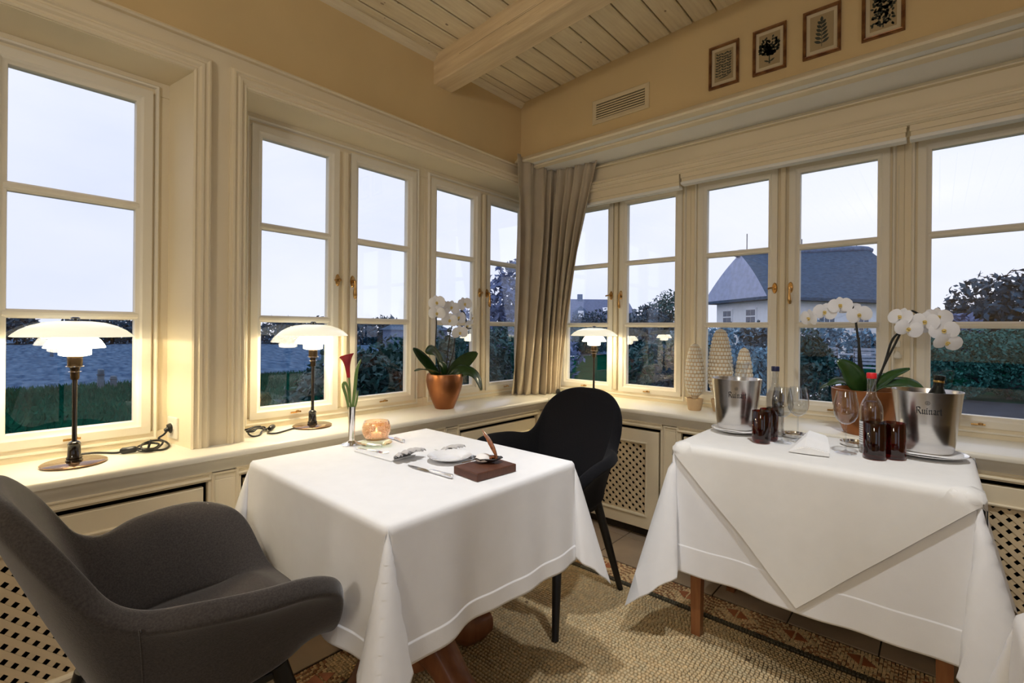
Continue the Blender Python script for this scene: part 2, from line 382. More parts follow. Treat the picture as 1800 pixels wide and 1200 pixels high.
# sills with rounded nosing (L shape in two boards)
nose = [(0, 0), (-.018, 0), (-.018, .012), (0, .017)]
def sill(name, mp, u0, u1, depth):
    prof = [(0, 0), (0, depth - .01), (-.004, depth - .003), (-.012, depth), (-.022, depth - .002), (-.028, depth - .010), (-.034, depth - .014), (-.044, depth - .018), (-.054, depth - .030), (-.066, depth - .036), (-.074, depth - .042), (-.08, depth - .042), (-.08, 0)]
    zz = SILL - (.0004 if u0 < -5 else 0)
    b = MB(); b.sweep(mp, [(u0, zz), (u1, zz)], prof, False)
    return b
struct(sill('s', mapL(-.36), -5.6, .056, .33).build('trim_9', 'sill_paint', smooth=True))
struct(sill('s', mapR(.42), -.36, 4.6, .375).build('trim_10', 'sill_paint', smooth=True))
# aprons below the windows (between sill and window frames)
# ------------------------------------------------------------------ windows
PZ = [(.828, 1.204), (1.232, 1.612), (1.640, 2.012)]      # pane heights
sash_prof = [(0, -.022), (0, .024), (.030, .024), (.035, .020), (.040, .014), (.050, .010), (.052, .003), (.052, -.022)]
frame_bead = [(0, -.03), (0, .006), (.004, .014), (.010, .016), (.014, .010), (.016, .004), (.016, -.03)]
pane_cache = {}
def knob_handle(parent, mp, u, v, lever):
    b = MB()
    def oval(cu, cv, ru, rv, w0, w1, n=14):
        vs = [mp(cu + ru * math.cos(2 * PI * k / n), cv + rv * math.sin(2 * PI * k / n), w0) for k in range(n)]
        vs += [mp(cu + .8 * ru * math.cos(2 * PI * k / n), cv + .8 * rv * math.sin(2 * PI * k / n), w1) for k in range(n)]
        b.add(vs, [tuple(range(n))[::-1], tuple(range(n, 2 * n))] + [(k, (k + 1) % n, n + (k + 1) % n, n + k) for k in range(n)])
    oval(u, v, .013, .030, .024, .031)
    b.tube([mp(u, v, .028), mp(u, v, .05)], .007, 10)
    if lever:
        P = curve([mp(u, v, .048), mp(u, v - .03, .052), mp(u, v - .06, .050), mp(u + .003, v - .088, .048)], 9)
        b.tube(P, .007, 10, rs=[.008, .007, .006, .0065, .008, .0095, .010, .009, .005])
    else:
        b.tube(curve([mp(u, v, .046), mp(u - .012, v, .050), mp(u - .028, v - .003, .046)], 6), .005, 8)
    b.build('handle', 'brass', parent, smooth=True)
def window(n, mp, y0, sashes, u0, u1, handles, label):
    """sashes: pane u ranges; u0..u1 the fixed frame"""
    root = struct(empty('window_%d' % n), label)
    zt, zb = 2.054, .786
    # fixed frame boards with a bead around each sash
    fr = MB()
    edges = [u0] + [x for s in sashes for x in (s[0] - .044, s[1] + .044)] + [u1]
    for k in range(0, len(edges), 2): fr.box(*[c for p in zip(mp(edges[k], zb, -.035), mp(edges[k + 1], zt, .012)) for c in sorted(p)])
    fr.box(*[c for p in zip(mp(u0, zt, -.035), mp(u1, 2.115, .012)) for c in sorted(p)])
    fr.box(*[c for p in zip(mp(u0, .70, -.035), mp(u1, zb, .020)) for c in sorted(p)])
    fr.build('frame', 'cream_trim', root, bevel=.003)
    a, b_ = sashes[0][0] - .056, sashes[-1][1] + .056
    bd = MB(); bd.sweep(mp, [(a, zb - .018), (b_, zb - .018), (b_, zt + .020), (a, zt + .020)], [(-x, w + .008) for x, w in frame_bead], True)
    bd.build('bead', 'sash_daylit', root, smooth=True)
    if len(sashes) == 2:
        mu = (sashes[0][1] + sashes[1][0]) / 2
        c = MB(); c.box(*[q for p in zip(mp(mu - .013, zb, .012), mp(mu + .013, zt, .034)) for q in sorted(p)]); c.build('mullion', 'cream_trim', root, bevel=.006)
    for si, (p0, p1) in enumerate(sashes):
        s = MB().sweep(mp, [(p0 - .048, .780), (p1 + .048, .780), (p1 + .048, 2.060), (p0 - .048, 2.060)], [(x * .93, w) for x, w in sash_prof], True).build('sash', 'sash_daylit', root, smooth=True)
        for k in range(2):
            zc = (PZ[k][1] + PZ[k + 1][0]) / 2
            m = MB(); m.sweep(mp, [(p0 - .01, zc), (p1 + .01, zc)], [(-.015, -.02), (-.015, .004), (-.008, .014), (-.004, .016), (.004, .016), (.008, .014), (.015, .004), (.015, -.02)], False)
            m.build('muntin', 'sash_daylit', s)
        for z0, z1 in PZ:
            g = MB(); lo, hi = mp(p0 - .006, z0 - .006, -.002), mp(p1 + .006, z1 + .006, .002)
            g.box(*[q for p in zip(lo, hi) for q in sorted(p)]); g.build('pane', 'window_glass', s)
        if handles[si]: knob_handle(s, mp, handles[si][0], 1.415, handles[si][1])
        um = (p0 + p1) / 2 + .0
        st = MB(); st.tube([mp(um - .03, .793, .030), mp(um + .015, .795, .034)], .004, 8); st.lathe([(.0, -.006), (.008, -.004), (.008, .004), (0, .006)], 10, mp(um, .797, .034))
        st.build('stay', 'brass', s, smooth=True)
    return root
mL, mR = mapL(GX), mapR(GY)
window(1, mL, 0, [(-2.846, -2.518), (-2.373, -2.045)], -3.15, -1.915, [(-2.47, False), None], 'tall casement window above the nearest lamp on the left')
window(2, mL, 0, [(-1.600, -1.292), (-1.132, -.825)], -1.739, -.713, [(-1.250, False), (-1.170, True)], 'casement window behind the lamp and calla vase')
window(3, mL, 0, [(-.617, -.315), (-.158, .145)], -.713, .30, [(-.272, False), (-.205, True)], 'casement window behind the orchid and beside the curtain')
window(4, mR, 0, [(-.148, .176), (.321, .645)], -.245, .743, [(.213, False), (.285, True)], 'casement window right of the curtain with a lamp in front')
window(5, mR, 0, [(.838, 1.165), (1.316, 1.639)], .743, 1.74, [(1.203, False), (1.278, True)], 'casement window showing the thatched house')
window(6, mR, 0, [(1.836, 2.163), (2.314, 2.638)], 1.74, 2.79, [(2.20, False), (2.275, True)], 'casement window at the right edge showing the hedge')
# corner post and the rest of the right wall beyond the windows
struct(MB().box(-.47, GX + .012, .295, .55, .70, 2.2).box(-.47, -.24, GY - .012, .55, .70, 2.2).box(2.785, 4.6, FY + .03, .6, -.02, 2.2).box(-.5, 4.6, .47, .6, -.02, .74).build('trim_11', 'cream_trim'))
struct(MB().box(-.47, FX - .001, GY - .13, GY + .1, 2.10, 2.26).build('trim_12', 'cream_trim'))
# ------------------------------------------------------------------ cabinet fronts under the sills with lattice radiator doors
CXF, CYF = -.072, .087
DZ0, DZ1 = .055, .632
doorsL = [(-2.66, -1.886), (-1.778, -.80), (-.685, -.013)]
doorsR = [(.03, .714), (.829, 1.66), (1.78, 2.52)]
def fronts(mp, doors, u0, u1):
    b = MB(); 
    def bx(a0, a1, v0, v1, w0=-.03, w1=0): b.box(*[q for p in zip(mp(a0, v0, w0), mp(a1, v1, w1)) for q in sorted(p)])
    bx(u0, u1, DZ1, .672)                     # frieze rail
    cur = u0
    for d0, d1 in doors: bx(cur, d0, DZ0 - .01, DZ1 + .001); cur = d1
    bx(cur, u1, DZ0 - .01, DZ1 + .001)
    return b
fl = struct(fronts(mapL(CXF), doorsL, -5.6, .087).build('trim_13', 'cream_trim', bevel=.003))
frr = struct(fronts(mapR(CYF), doorsR, -.072, 4.6).build('trim_14', 'cream_trim', bevel=.003))
# raised beads: a slim panel bead on the frieze over each door and a raised panel on each post
def panel_bead(parent, mp, a0, a1, v0, v1):
    MB().sweep(mp, [(a0, v0), (a1, v0), (a1, v1), (a0, v1)], [(0, -.002), (0, .004), (.003, .007), (.007, .006), (.011, .001), (.011, -.002)], True).build('panel_bead', 'cream_trim', parent, smooth=True)
for d0, d1 in doorsL: panel_bead(fl, mapL(CXF), d0 - .02, d1 + .01, DZ1 + .006, DZ1 + .034)
for d0, d1 in doorsR: panel_bead(frr, mapR(CYF), d0 - .02, d1 + .01, DZ1 + .006, DZ1 + .034)
for a0, a1 in ((-1.876, -1.788), (-.79, -.695)): panel_bead(fl, mapL(CXF), a0, a1, .10, .66)
for a0, a1 in ((.732, .812), (1.68, 1.76)): panel_bead(frr, mapR(CYF), a0, a1, .10, .66)
struct(MB().box(-.36, CXF - .06, -5.6, .087, .0, .05).build('baseboard_left', 'dark_gap'))
struct(MB().box(-.072, 4.6, CYF + .06, .47, .0, .05).build('baseboard_right', 'dark_gap'))
struct(MB().box(-.45, 4.6, .462, .47, .05, .70).build('wall_right_lower', 'void_shade'))  # same painted shade behind the right lattice doors
PITCH, SW = .0305, .0165
def clip_diag(c, sgn, u0, u1, v0, v1):
    """segment of the line v = sgn*u + c inside the rectangle"""
    pts = []
    for u in (u0, u1):
        v = sgn * u + c
        if v0 - 1e-9 <= v <= v1 + 1e-9: pts.append((u, v))
    for v in (v0, v1):
        u = (v - c) * sgn
        if u0 + 1e-9 < u < u1 - 1e-9: pts.append((u, v))
    return pts if len(pts) == 2 else None
def radiator_door(mp, d0, d1, label, skip=None):
    """skip: u range that nothing in view reaches is still framed but gets no slats"""
    g = .013
    root = empty('radiator_cover', mp((d0 + d1) / 2, 0, 0)); base = Vector(root.location)
    tag(root, label, 'radiator cover', 'lattice radiator covers under the sills')
    m2 = lambda u, v, w: tuple(Vector(mp(u, v, w)) - base)
    a0, a1, v0, v1 = d0 + g, d1 - g, DZ0 + .004, DZ1 - .018
    wd = .078
    MB().sweep(m2, [(a0, v0), (a1, v0), (a1, v1), (a0, v1)], [(0, -.026), (0, -.008), (.003, -.006), (wd - .008, -.006), (wd, -.012), (wd, -.026)], True).build('door_frame', 'cream_trim', root)
    MB().sweep(m2, [(a0 + wd - .012, v0 + wd - .012), (a1 - wd + .012, v0 + wd - .012), (a1 - wd + .012, v1 - wd + .012), (a0 + wd - .012, v1 - wd + .012)],
               [(0, -.008), (0, -.003), (.004, .001), (.009, -.001), (.013, -.007), (.013, -.012)], True).build('inner_bead', 'cream_trim', root, smooth=True)
    u0, u1, z0, z1 = a0 + wd - .006, a1 - wd + .006, v0 + wd - .006, v1 - wd + .006
    for sgn, w in ((1, -.020), (-1, -.0165)):
        cs = [z0 - (u1 if sgn > 0 else -u0), z1 - (u0 if sgn > 0 else -u1)]
        c = min(cs) + .02
        while c < max(cs) - .01:
            seg = clip_diag(c, sgn, u0, u1, z0, z1); c += PITCH * math.sqrt(2)
            if not seg: continue
            if skip and (seg[0][0] + seg[1][0]) / 2 > skip[0] and (seg[0][0] + seg[1][0]) / 2 < skip[1]: continue
            (p, q) = seg; L = math.hypot(q[0] - p[0], q[1] - p[1])
            if L < .02: continue
            dx, dy = (q[0] - p[0]) / L, (q[1] - p[1]) / L; nx, ny = -dy * SW / 2, dx * SW / 2
            vs = [m2(x + s * nx, y + s * ny, ww) for ww in (w - .003, w) for (x, y, s) in ((*p, 1), (*p, -1), (*q, -1), (*q, 1))]
            MB().add(vs, [(0, 1, 2, 3), (7, 6, 5, 4), (0, 4, 5, 1), (1, 5, 6, 2), (2, 6, 7, 3), (3, 7, 4, 0)]).build('slat', 'lattice', root)
radiator_door(mapL(CXF), *doorsL[0], 'cream lattice radiator cover behind the grey armchair on the left')
radiator_door(mapL(CXF), *doorsL[1], 'cream lattice radiator cover behind the dining table on the left wall')
radiator_door(mapL(CXF), *doorsL[2], 'cream radiator cover under the orchid sill left of the corner')
radiator_door(mapR(CYF), *doorsR[0], 'cream lattice radiator cover right behind the far armchair')
radiator_door(mapR(CYF), *doorsR[1], 'cream radiator cover behind the side table with the buckets')
radiator_door(mapR(CYF), *doorsR[2], 'cream lattice radiator cover at the far right edge')

# ------------------------------------------------------------------ floor
floor = struct(MB().box(-.45, 4.75, -5.75, .6, -.05, -.006).build('floor', 'grout'))
BX, BY = .397, -.414                 # inner corner of the mosaic border
BO = .175                            # border width
T0 = .298
def tile(x0, x1, y0, y1):
    g = .0025
    MB().box(x0 + g, x1 - g, y0 + g, y1 - g, -.006, -.0005).build('floor_tile', 'floor_tile', floor, bevel=.0015, bseg=1)
x = -.45 + .03
edge_y = BY + BO; edge_x = BX - BO
i = 0
xs = [-.38 + T0 * k for k in range(10)]
for x0 in xs:
    for y0, y1 in ((edge_y, edge_y + T0), (edge_y + T0, edge_y + 2 * T0)):
        tile(max(x0, -.38), x0 + T0, y0, min(y1, .44))
for k in range(10):
    y1 = edge_y - T0 * k
    for x0, x1 in ((edge_x - T0, edge_x), (edge_x - 2 * T0, edge_x - T0)): tile(x0, x1, y1 - T0, y1)
def tesserae(name, cells, colors, z0=-.006, z1=0.0, lab=None):
    """cells: (n,4,2) quads; colors (n,3)"""
    n = len(cells); c = np.array(cells); v = np.zeros((n, 8, 3), np.float32)
    ctr = c.mean(1, keepdims=True)
    v[:, :4, :2] = c; v[:, :4, 2] = z0; v[:, 4:, :2] = ctr + (c - ctr) * .94; v[:, 4:, 2] = z1
    base = (np.arange(n) * 8)[:, None, None]
    f = np.array([(4, 5, 6, 7), (0, 1, 5, 4), (1, 2, 6, 5), (2, 3, 7, 6), (3, 0, 4, 7)])[None] + base
    me = bpy.data.meshes.new(name); me.vertices.add(n * 8); me.vertices.foreach_set('co', v.ravel())
    me.loops.add(n * 20); me.polygons.add(n * 5); me.loops.foreach_set('vertex_index', f.ravel().astype(np.int32))
    me.polygons.foreach_set('loop_start', np.arange(0, n * 20, 4, dtype=np.int32)); me.polygons.foreach_set('loop_total', np.full(n * 5, 4, np.int32))
    me.update()
    ca = me.color_attributes.new('Col', 'FLOAT_COLOR', 'POINT'); col = np.ones((n, 8, 4), np.float32); col[:, :, :3] = np.array(colors)[:, None, :]
    ca.data.foreach_set('color', col.ravel())
    o = link(name, me, 'tessera', floor); o['kind'] = 'stuff'
    if lab: o['label'] = lab
    return o
rng = np.random.default_rng(3)
P0 = .0142; nx = int((2.35 - BX) / P0); ny = int((2.35 + BY) / P0) + 10
cells = []; cols = []
jit = rng.uniform(-.0011, .0011, (ny, nx, 4, 2)); sh = rng.uniform(.85, 1.12, (ny, nx)); tint = rng.uniform(-1, 1, (ny, nx))
rows = np.cumsum(rng.uniform(.92, 1.08, ny)) * P0
for j in range(ny):
    y1 = BY - .012 - rows[j]; y0 = y1 + P0 - .0031
    xo = BX + .012 + rng.uniform(0, P0) * .5
    for k in range(nx):
        x0 = xo + k * P0 + .0008 * math.sin(j * .9 + k * .13); q = np.array([(x0, y1), (x0 + P0 - .0031, y1), (x0 + P0 - .0031, y0), (x0, y0)]) + jit[j, k]
        cells.append(q); c = np.array((.58, .44, .245)) * sh[j, k] * (1 + .05 * tint[j, k] * np.array((1, 0, -1)))
        if rng.random() < .0015: c = np.array((.16, .10, .05))
        cols.append(c)
tesserae('mosaic_field', cells, cols, lab='beige mosaic tesserae laid in curving rows')
# border strip: dark edge lines, arcs of brown tesserae on tan
def border_color(s, t):
    """s along, t across 0..BO"""
    tan = np.array((.78, .57, .31)); brown = np.array((.40, .19, .08)); dark = np.array((.07, .06, .035)); red = np.array((.42, .17, .07))
    if t < .014 or t > BO - .014: return dark
    ph = (s - .396 + .1055) % .211 - .1055
    r1 = math.hypot(ph - .1055 * (1 if ph > 0 else -1), (t - .0) * 1.0); r2 = math.hypot(ph - .1055 * (1 if ph > 0 else -1), (t - BO))
    for r in (r1, r2):
        if .022 < r < .034 or .048 < r < .058 or .072 < r < .080: return brown
        if r < .012: return red
    return tan
def border(along_x, lo, hi):
    cells = []; cols = []; p = .0112; n = int((hi - lo) / p); m = int(BO / p)
    for a in range(n):
        for c in range(m):
            s = lo + a * p + rng.uniform(-.0012, .0012); t = c * p + rng.uniform(-.0008, .0008); e = p - .0020
            if along_x: q = [(s, BY + t), (s + e, BY + t), (s + e, BY + t + e), (s, BY + t + e)]
            else: q = [(BX - t - e, s), (BX - t, s), (BX - t, s + e), (BX - t - e, s + e)]
            cells.append(np.array(q) + rng.uniform(-.0006, .0006, (4, 2))); cols.append(border_color(s if along_x else s + .5, t) * rng.uniform(.78, 1.15))
    return cells, cols
tesserae('mosaic_border', *border(True, BX - BO, 2.6), lab='patterned mosaic border strip')
tesserae('mosaic_border', *border(False, -2.6, BY), lab='patterned mosaic border strip')
tri = MB(); 
for s in (-1, 1):
    vs = [(s * .004, -.026 if s < 0 else -.034, 0), (s * .004, .034 if s < 0 else .026, 0), (s * .042, s * -.018, 0)]
    vs = [(s * .004, .03, .0), (s * .004, -.03, .0), (s * .046, .012 * -s, .0)]
    tri.add([(x, y, .0012) for x, y, _ in vs] + [(x, y, -.006) for x, y, _ in vs], [(0, 1, 2), (5, 4, 3), (0, 3, 4, 1), (1, 4, 5, 2), (2, 5, 3, 0)])
tme = tri.mesh('inlay_triangle'); tme.materials.append(M['inlay_red'])
for k in range(11):
    o = bpy.data.objects.new('inlay_triangle', tme); COL.objects.link(o); o.parent = floor; o.location = (.396 + .211 * k, BY + BO / 2 + .012, 0)
for k in range(8):
    o = bpy.data.objects.new('inlay_triangle', tme); COL.objects.link(o); o.parent = floor; o.location = (BX - BO / 2, -.604 - .211 * k, 0); o.rotation_euler = (0, 0, PI / 2)

# ------------------------------------------------------------------ curtain in the corner
def curtain():
    N, K = 260, 44
    top = curve([(-.118, -.20), (-.114, -.03), (-.108, .10), (-.075, .165), (.03, .178), (.14, .182), (.25, .184)], 400)
    bot = curve([(-.318, .010), (-.262, .055), (-.215, .10), (-.185, .16), (-.165, .22), (-.155, .28), (-.15, .33)], 400)
    def at(P, t):
        i = min(int(t * 399), 398); f = t * 399 - i; return np.array(P[i]) * (1 - f) + np.array(P[i + 1]) * f
    rows = []
    for k in range(K):
        h = k / (K - 1); z = lerp(2.262, SILL + .003, h); row = []
        for i in range(N):
            t = i / (N - 1)
            # right side is drawn in early, left side hangs straight
            e = lerp(h ** 1.9, 1 - (1 - h) ** 1.55, sm(t * 1.1))
            p = at(top, t) * (1 - e) + at(bot, t) * e
            d = at(top, min(1, t + .01)) * (1 - e) + at(bot, min(1, t + .01)) * e - (at(top, max(0, t - .01)) * (1 - e) + at(bot, max(0, t - .01)) * e)
            nrm = np.array((d[1], -d[0])); nrm /= np.linalg.norm(nrm) + 1e-9
            ph = 2 * PI * (8 * t + .20 * math.sin(7 * t + 1.3)) + 1.2 * h * math.sin(5 * t)
            amp = (.016 + .020 * sm(h * 3) + .014 * math.sin(3.1 * t * PI + 2) * h) * (1 - .15 * h)
            sw = math.sin(ph) + .28 * math.sin(2 * ph + .6) + .35 * math.sin(ph * .5 + 2 * h)
            off = amp * sw
            if h < .06: off += .006 * (1 - h / .06) * math.sin(ph * 3)
            p = p + nrm * off
            zz = z + (.008 * math.sin(ph * .5) + .006 * abs(math.sin(ph))) * max(0, 1 - h * 12)
            row.append((p[0], p[1], zz))
        rows.append(row)
    b = MB().grid(rows)
    o = b.build('curtain', 'curtain', None, smooth='all', recalc=False)
    s = o.modifiers.new('thick', 'SOLIDIFY'); s.thickness = .003
    return tag(o, 'beige gathered curtain hanging in the corner down to the sill', 'curtain')
cu = curtain()

# ------------------------------------------------------------------ draped cloths
def make_drape(x0, x1, y0, y1, z, drop, seed=0, hem=.048, flare=.05, wave=.010, lift=0.0, cone=1.0, lean=None):
    rr = random.Random(seed); ph = [rr.uniform(0, 6.28) for _ in range(12)]; rad = .014
    CP = [(-1, -.045, .045), (-.86, -.10, .012), (-.62, -.19, .06), (-.3, -.13, .20), (0, 0, .30), (.3, .13, .20), (.62, .19, .06), (.86, .10, .012), (1, .045, .045)]
    def cone_pt(q):
        for a, b in zip(CP[:-1], CP[1:]):
            if q <= b[0]:
                f = sm((q - a[0]) / (b[0] - a[0])) * .5 + .5 * (q - a[0]) / (b[0] - a[0])
                return lerp(a[1], b[1], f), lerp(a[2], b[2], f)
        return CP[-1][1], CP[-1][2]
    def pos(s, t):
        ex = (x0 - s) if s < x0 else (s - x1 if s > x1 else 0.0); sx = -1 if s < x0 else 1
        ey = (y0 - t) if t < y0 else (t - y1 if t > y1 else 0.0); sy = -1 if t < y0 else 1
        bx = min(max(s, x0), x1); by = min(max(t, y0), y1)
        if ex <= 1e-9 and ey <= 1e-9: return (s, t, z + lift)
        if ex > 1e-9 and ey > 1e-9:
            r = math.hypot(ex, ey); th = math.atan2(ey, ex); q = (th - PI / 4) / (PI / 4)
            T, D = cone_pt(q); D = .05 + (D - .05) * cone if D > .05 else D
            k = min(1, r / .05); rr_ = max(0, r - .008)
            dx, dy = sx / math.sqrt(2), sy / math.sqrt(2); tx, ty = -dx, dy
            hx = D * dx + T * tx; hy = D * dy + T * ty
            zz = math.sqrt(max(.05, 1 - T * T - D * D))
            # blend with round edge near the corner
            o = rad * min(1, r / rad) + lift
            return (bx + hx * rr_ * k + dx * o * .8, by + hy * rr_ * k + dy * o * .8, z - zz * max(0, r - rad * .4))
        e = max(ex, ey); L = (x1 - x0) if ey > ex else (y1 - y0); u = ((s - x0) if ey > ex else (t - y0)) / L
        fade = math.sin(PI * min(1, max(0, u))) ** .6
        g = (e / drop)
        side = (0 if ey > ex else 1) * 2 + (1 if (sy if ey > ex else sx) > 0 else 0)
        wv = (math.sin(u * 9 + ph[side]) + .6 * math.sin(u * 17 + ph[side + 4]) + .35 * math.sin(u * 29 + ph[side + 8])) * wave * g ** 1.2 * fade
        o = rad * math.sin(min(1, e / rad) * PI / 2) + flare * max(0, e - rad) + wv + lift + (.0018 if e > drop - hem else 0)
        d = z - rad * (1 - math.cos(min(1, e / rad) * PI / 2)) - max(0, e - rad * .6) * .995
        if ey > ex: return (s, by + sy * o, d + lift * .5)
        return (bx + sx * o, t, d + lift * .5)
    return pos
def axis_pts(a, b, drop, n, hem):
    lo = [a - drop + drop * f for f in ()]
    fl = [drop, drop - .006, drop - hem + .006, drop - hem + .0035, drop - hem + .0010, drop - hem - .0010, drop - hem - .0035, drop - hem - .006] + [drop * k / 13 for k in range(12, 1, -1) if drop * k / 13 < drop - hem - .012] + [.03, .022, .016, .012, .008, .004]
    left = [a - e for e in fl]; right = [b + e for e in fl[::-1]]
    mid = [a + (b - a) * k / n for k in range(n + 1)]
    return sorted(set(round(v, 6) for v in left + mid + right))
def tablecloth(name, x0, x1, y0, y1, z, drop, label, parts=None, **kw):
    hem = kw.get('hem', .048); pos = make_drape(x0, x1, y0, y1, z, drop, **kw)
    X = axis_pts(x0, x1, drop, 56, hem); Y = axis_pts(y0, y1, drop, 56, hem)
    b = MB().grid([[pos(s, t) for s in X] for t in Y])
    o = b.build(name, 'linen', None, smooth='all', recalc=False)
    s = o.modifiers.new('thick', 'SOLIDIFY'); s.thickness = .0012; s.offset = 1
    tag(o, label, 'tablecloth'); return o, pos
ZT = .742
t1c, _ = tablecloth('tablecloth', .181, .943, -1.828, -1.118, ZT, .312, 'white cloth on the dining table between the two armchairs', seed=4, wave=.012, flare=.06)
t2c, _ = tablecloth('tablecloth', 1.105, 1.940, -.615, -.08, ZT - .004, .468, 'long white undercloth of the side table with the buckets', seed=9, wave=.010, flare=.05, hem=.10)
# square top cloth laid cornerwise over the side table
pos2 = make_drape(1.105, 1.940, -.615, -.08, ZT - .004, .468, seed=9, wave=.010, flare=.05, lift=.0085, hem=-1)
Rd = .735; n = 110; cx_, cy_ = 1.522, -.335
def dia(i, j):
    a = -1 + 2 * i / n; c = -1 + 2 * j / n
    p = pos2(cx_ + Rd * (a + c) / 2, cy_ + Rd * (c - a) / 2 - .0)
    return p
o = MB().grid([[dia(i, j) for j in range(n + 1)] for i in range(n + 1)]).build('top_cloth', 'linen_cream', None, smooth='all', recalc=False)
s = o.modifiers.new('thick', 'SOLIDIFY'); s.thickness = .0014; s.offset = 1
tag(o, 'square white top cloth laid cornerwise, its hemmed point hanging over the front', 'tablecloth')
hb = MB(); hw = .085   # hem fold: a raised border band along the edge of the top cloth
def dpt(a, c, up):
    p = pos2(cx_ + Rd * (a + c) / 2, cy_ + Rd * (c - a) / 2); return Vector(p)
for axis in (0, 1):
    for sgn in (-1, 1):
        rows = []
        for k in range(4):
            e = 1 - hw * 1.36 * k / 3
            row = []
            for i in range(n + 1):
                q = (-1 + 2 * i / n) * e
                p = dpt(sgn * e, q, 0) if axis == 0 else dpt(q, sgn * e, 0)
                c = Vector((cx_, cy_, p.z + .0)); nrm = Vector((0, -1, .6)) if p.z < ZT - .02 else Vector((0, 0, 1))
                if p.x < 1.10: nrm = Vector((-1, 0, .3))
                if p.x > 1.945: nrm = Vector((1, 0, .3))
                row.append(tuple(p + nrm.normalized() * .0035))
            rows.append(row)
        hb.grid(rows)
h = hb.build('hem', 'linen_cream', o, smooth='all', recalc=False)
t3c, _ = tablecloth('tablecloth', 1.968, 2.75, -2.15, -1.36, ZT, .312, 'white tablecloth corner of the nearest table at the lower right', seed=14, wave=.008)

# ------------------------------------------------------------------ tables under the cloths
t = empty('dining_table', (.562, -1.473, 0)); tag(t, 'carved red wood pedestal table under the white cloth', 'table')
MB().box(-.372, .372, -.346, .346, .712, .738).build('table_top', 'red_wood', t, bevel=.006)
MB().lathe([(.05, .70), (.12, .69), (.13, .66), (.06, .62), (.05, .52), (.065, .46), (.085, .38), (.09, .30), (.07, .24), (.09, .20), (.10, .14), (.09, .10), (.05, .09)], 28).build('pedestal', 'red_wood', t, smooth=True)
foot = MB()
P = curve([(.03, 0, .20), (.10, 0, .185), (.17, 0, .13), (.24, 0, .065), (.31, 0, .045), (.36, 0, .05)], 22)
rows = []
for k, p in enumerate(P):
    f = k / 21; hw_, hh = lerp(.075, .055, f) - .02 * math.sin(PI * f) * 1.0, lerp(.075, .045, f)
    pr = []
    for a in range(17):
        g = 2 * PI * a / 16; c, s_ = math.cos(g), math.sin(g)
        pr.append((p[0], hw_ * math.copysign(abs(c) ** .7, c), max(.001, p[2] + hh * math.copysign(abs(s_) ** .7, s_))))
    rows.append(pr)
foot.grid(rows); n0 = len(rows) - 1
foot.add(rows[-1][:-1], [tuple(range(16))])
fme = foot.mesh('foot'); fme.materials.append(M['red_wood']); fme.polygons.foreach_set('use_smooth', [True] * len(fme.polygons))
for k in range(4):
    o = bpy.data.objects.new('foot', fme); COL.objects.link(o); o.parent = t; o.rotation_euler = (0, 0, k * PI / 2 + .08)
carve = MB()
for k in range(8):
    a = k * PI / 4 + .2; 
    carve.tube([(.088 * math.cos(a), .088 * math.sin(a), .40), (.100 * math.cos(a + .1), .100 * math.sin(a + .1), .33), (.096 * math.cos(a + .25), .096 * math.sin(a + .25), .27)], .012, 8, rs=[.006, .016, .008])
carve.build('carving', 'red_wood', t, smooth=True)
def leg_table(name, loc, hx, hy, h, label):
    t = empty(name, loc); tag(t, label, 'table')
    MB().box(-hx, hx, -hy, hy, h - .028, h - .004).build('table_top', 'leg_wood', t, bevel=.004)
    MB().box(-hx + .03, hx - .03, -hy + .03, -hy + .05, h - .11, h - .028).box(-hx + .03, hx - .03, hy - .05, hy - .03, h - .11, h - .028).box(-hx + .03, -hx + .05, -hy + .03, hy - .03, h - .11, h - .028).box(hx - .05, hx - .03, -hy + .03, hy - .03, h - .11, h - .028).build('apron', 'leg_wood', t)
    l = MB(); a, c = .026, .017
    l.add([(-a, -a, h - .03), (a, -a, h - .03), (a, a, h - .03), (-a, a, h - .03), (-c, -c, 0), (c, -c, 0), (c, c, 0), (-c, c, 0)], [(0, 1, 2, 3), (7, 6, 5, 4), (0, 4, 5, 1), (1, 5, 6, 2), (2, 6, 7, 3), (3, 7, 4, 0)])
    me = l.mesh('leg'); me.materials.append(M['leg_wood'])
    for sx in (-1, 1):
        for sy in (-1, 1):
            o = bpy.data.objects.new('leg', me); COL.objects.link(o); o.parent = t; o.location = (sx * (hx - .05), sy * (hy - .05), 0)
leg_table('side_table', (1.522, -.3475, 0), .410, .26, .738, 'brown wooden side table under the bucket cloths')
leg_table('dining_table', (2.367, -1.755, 0), .375, .388, .738, 'wooden table under the cloth at the lower right')

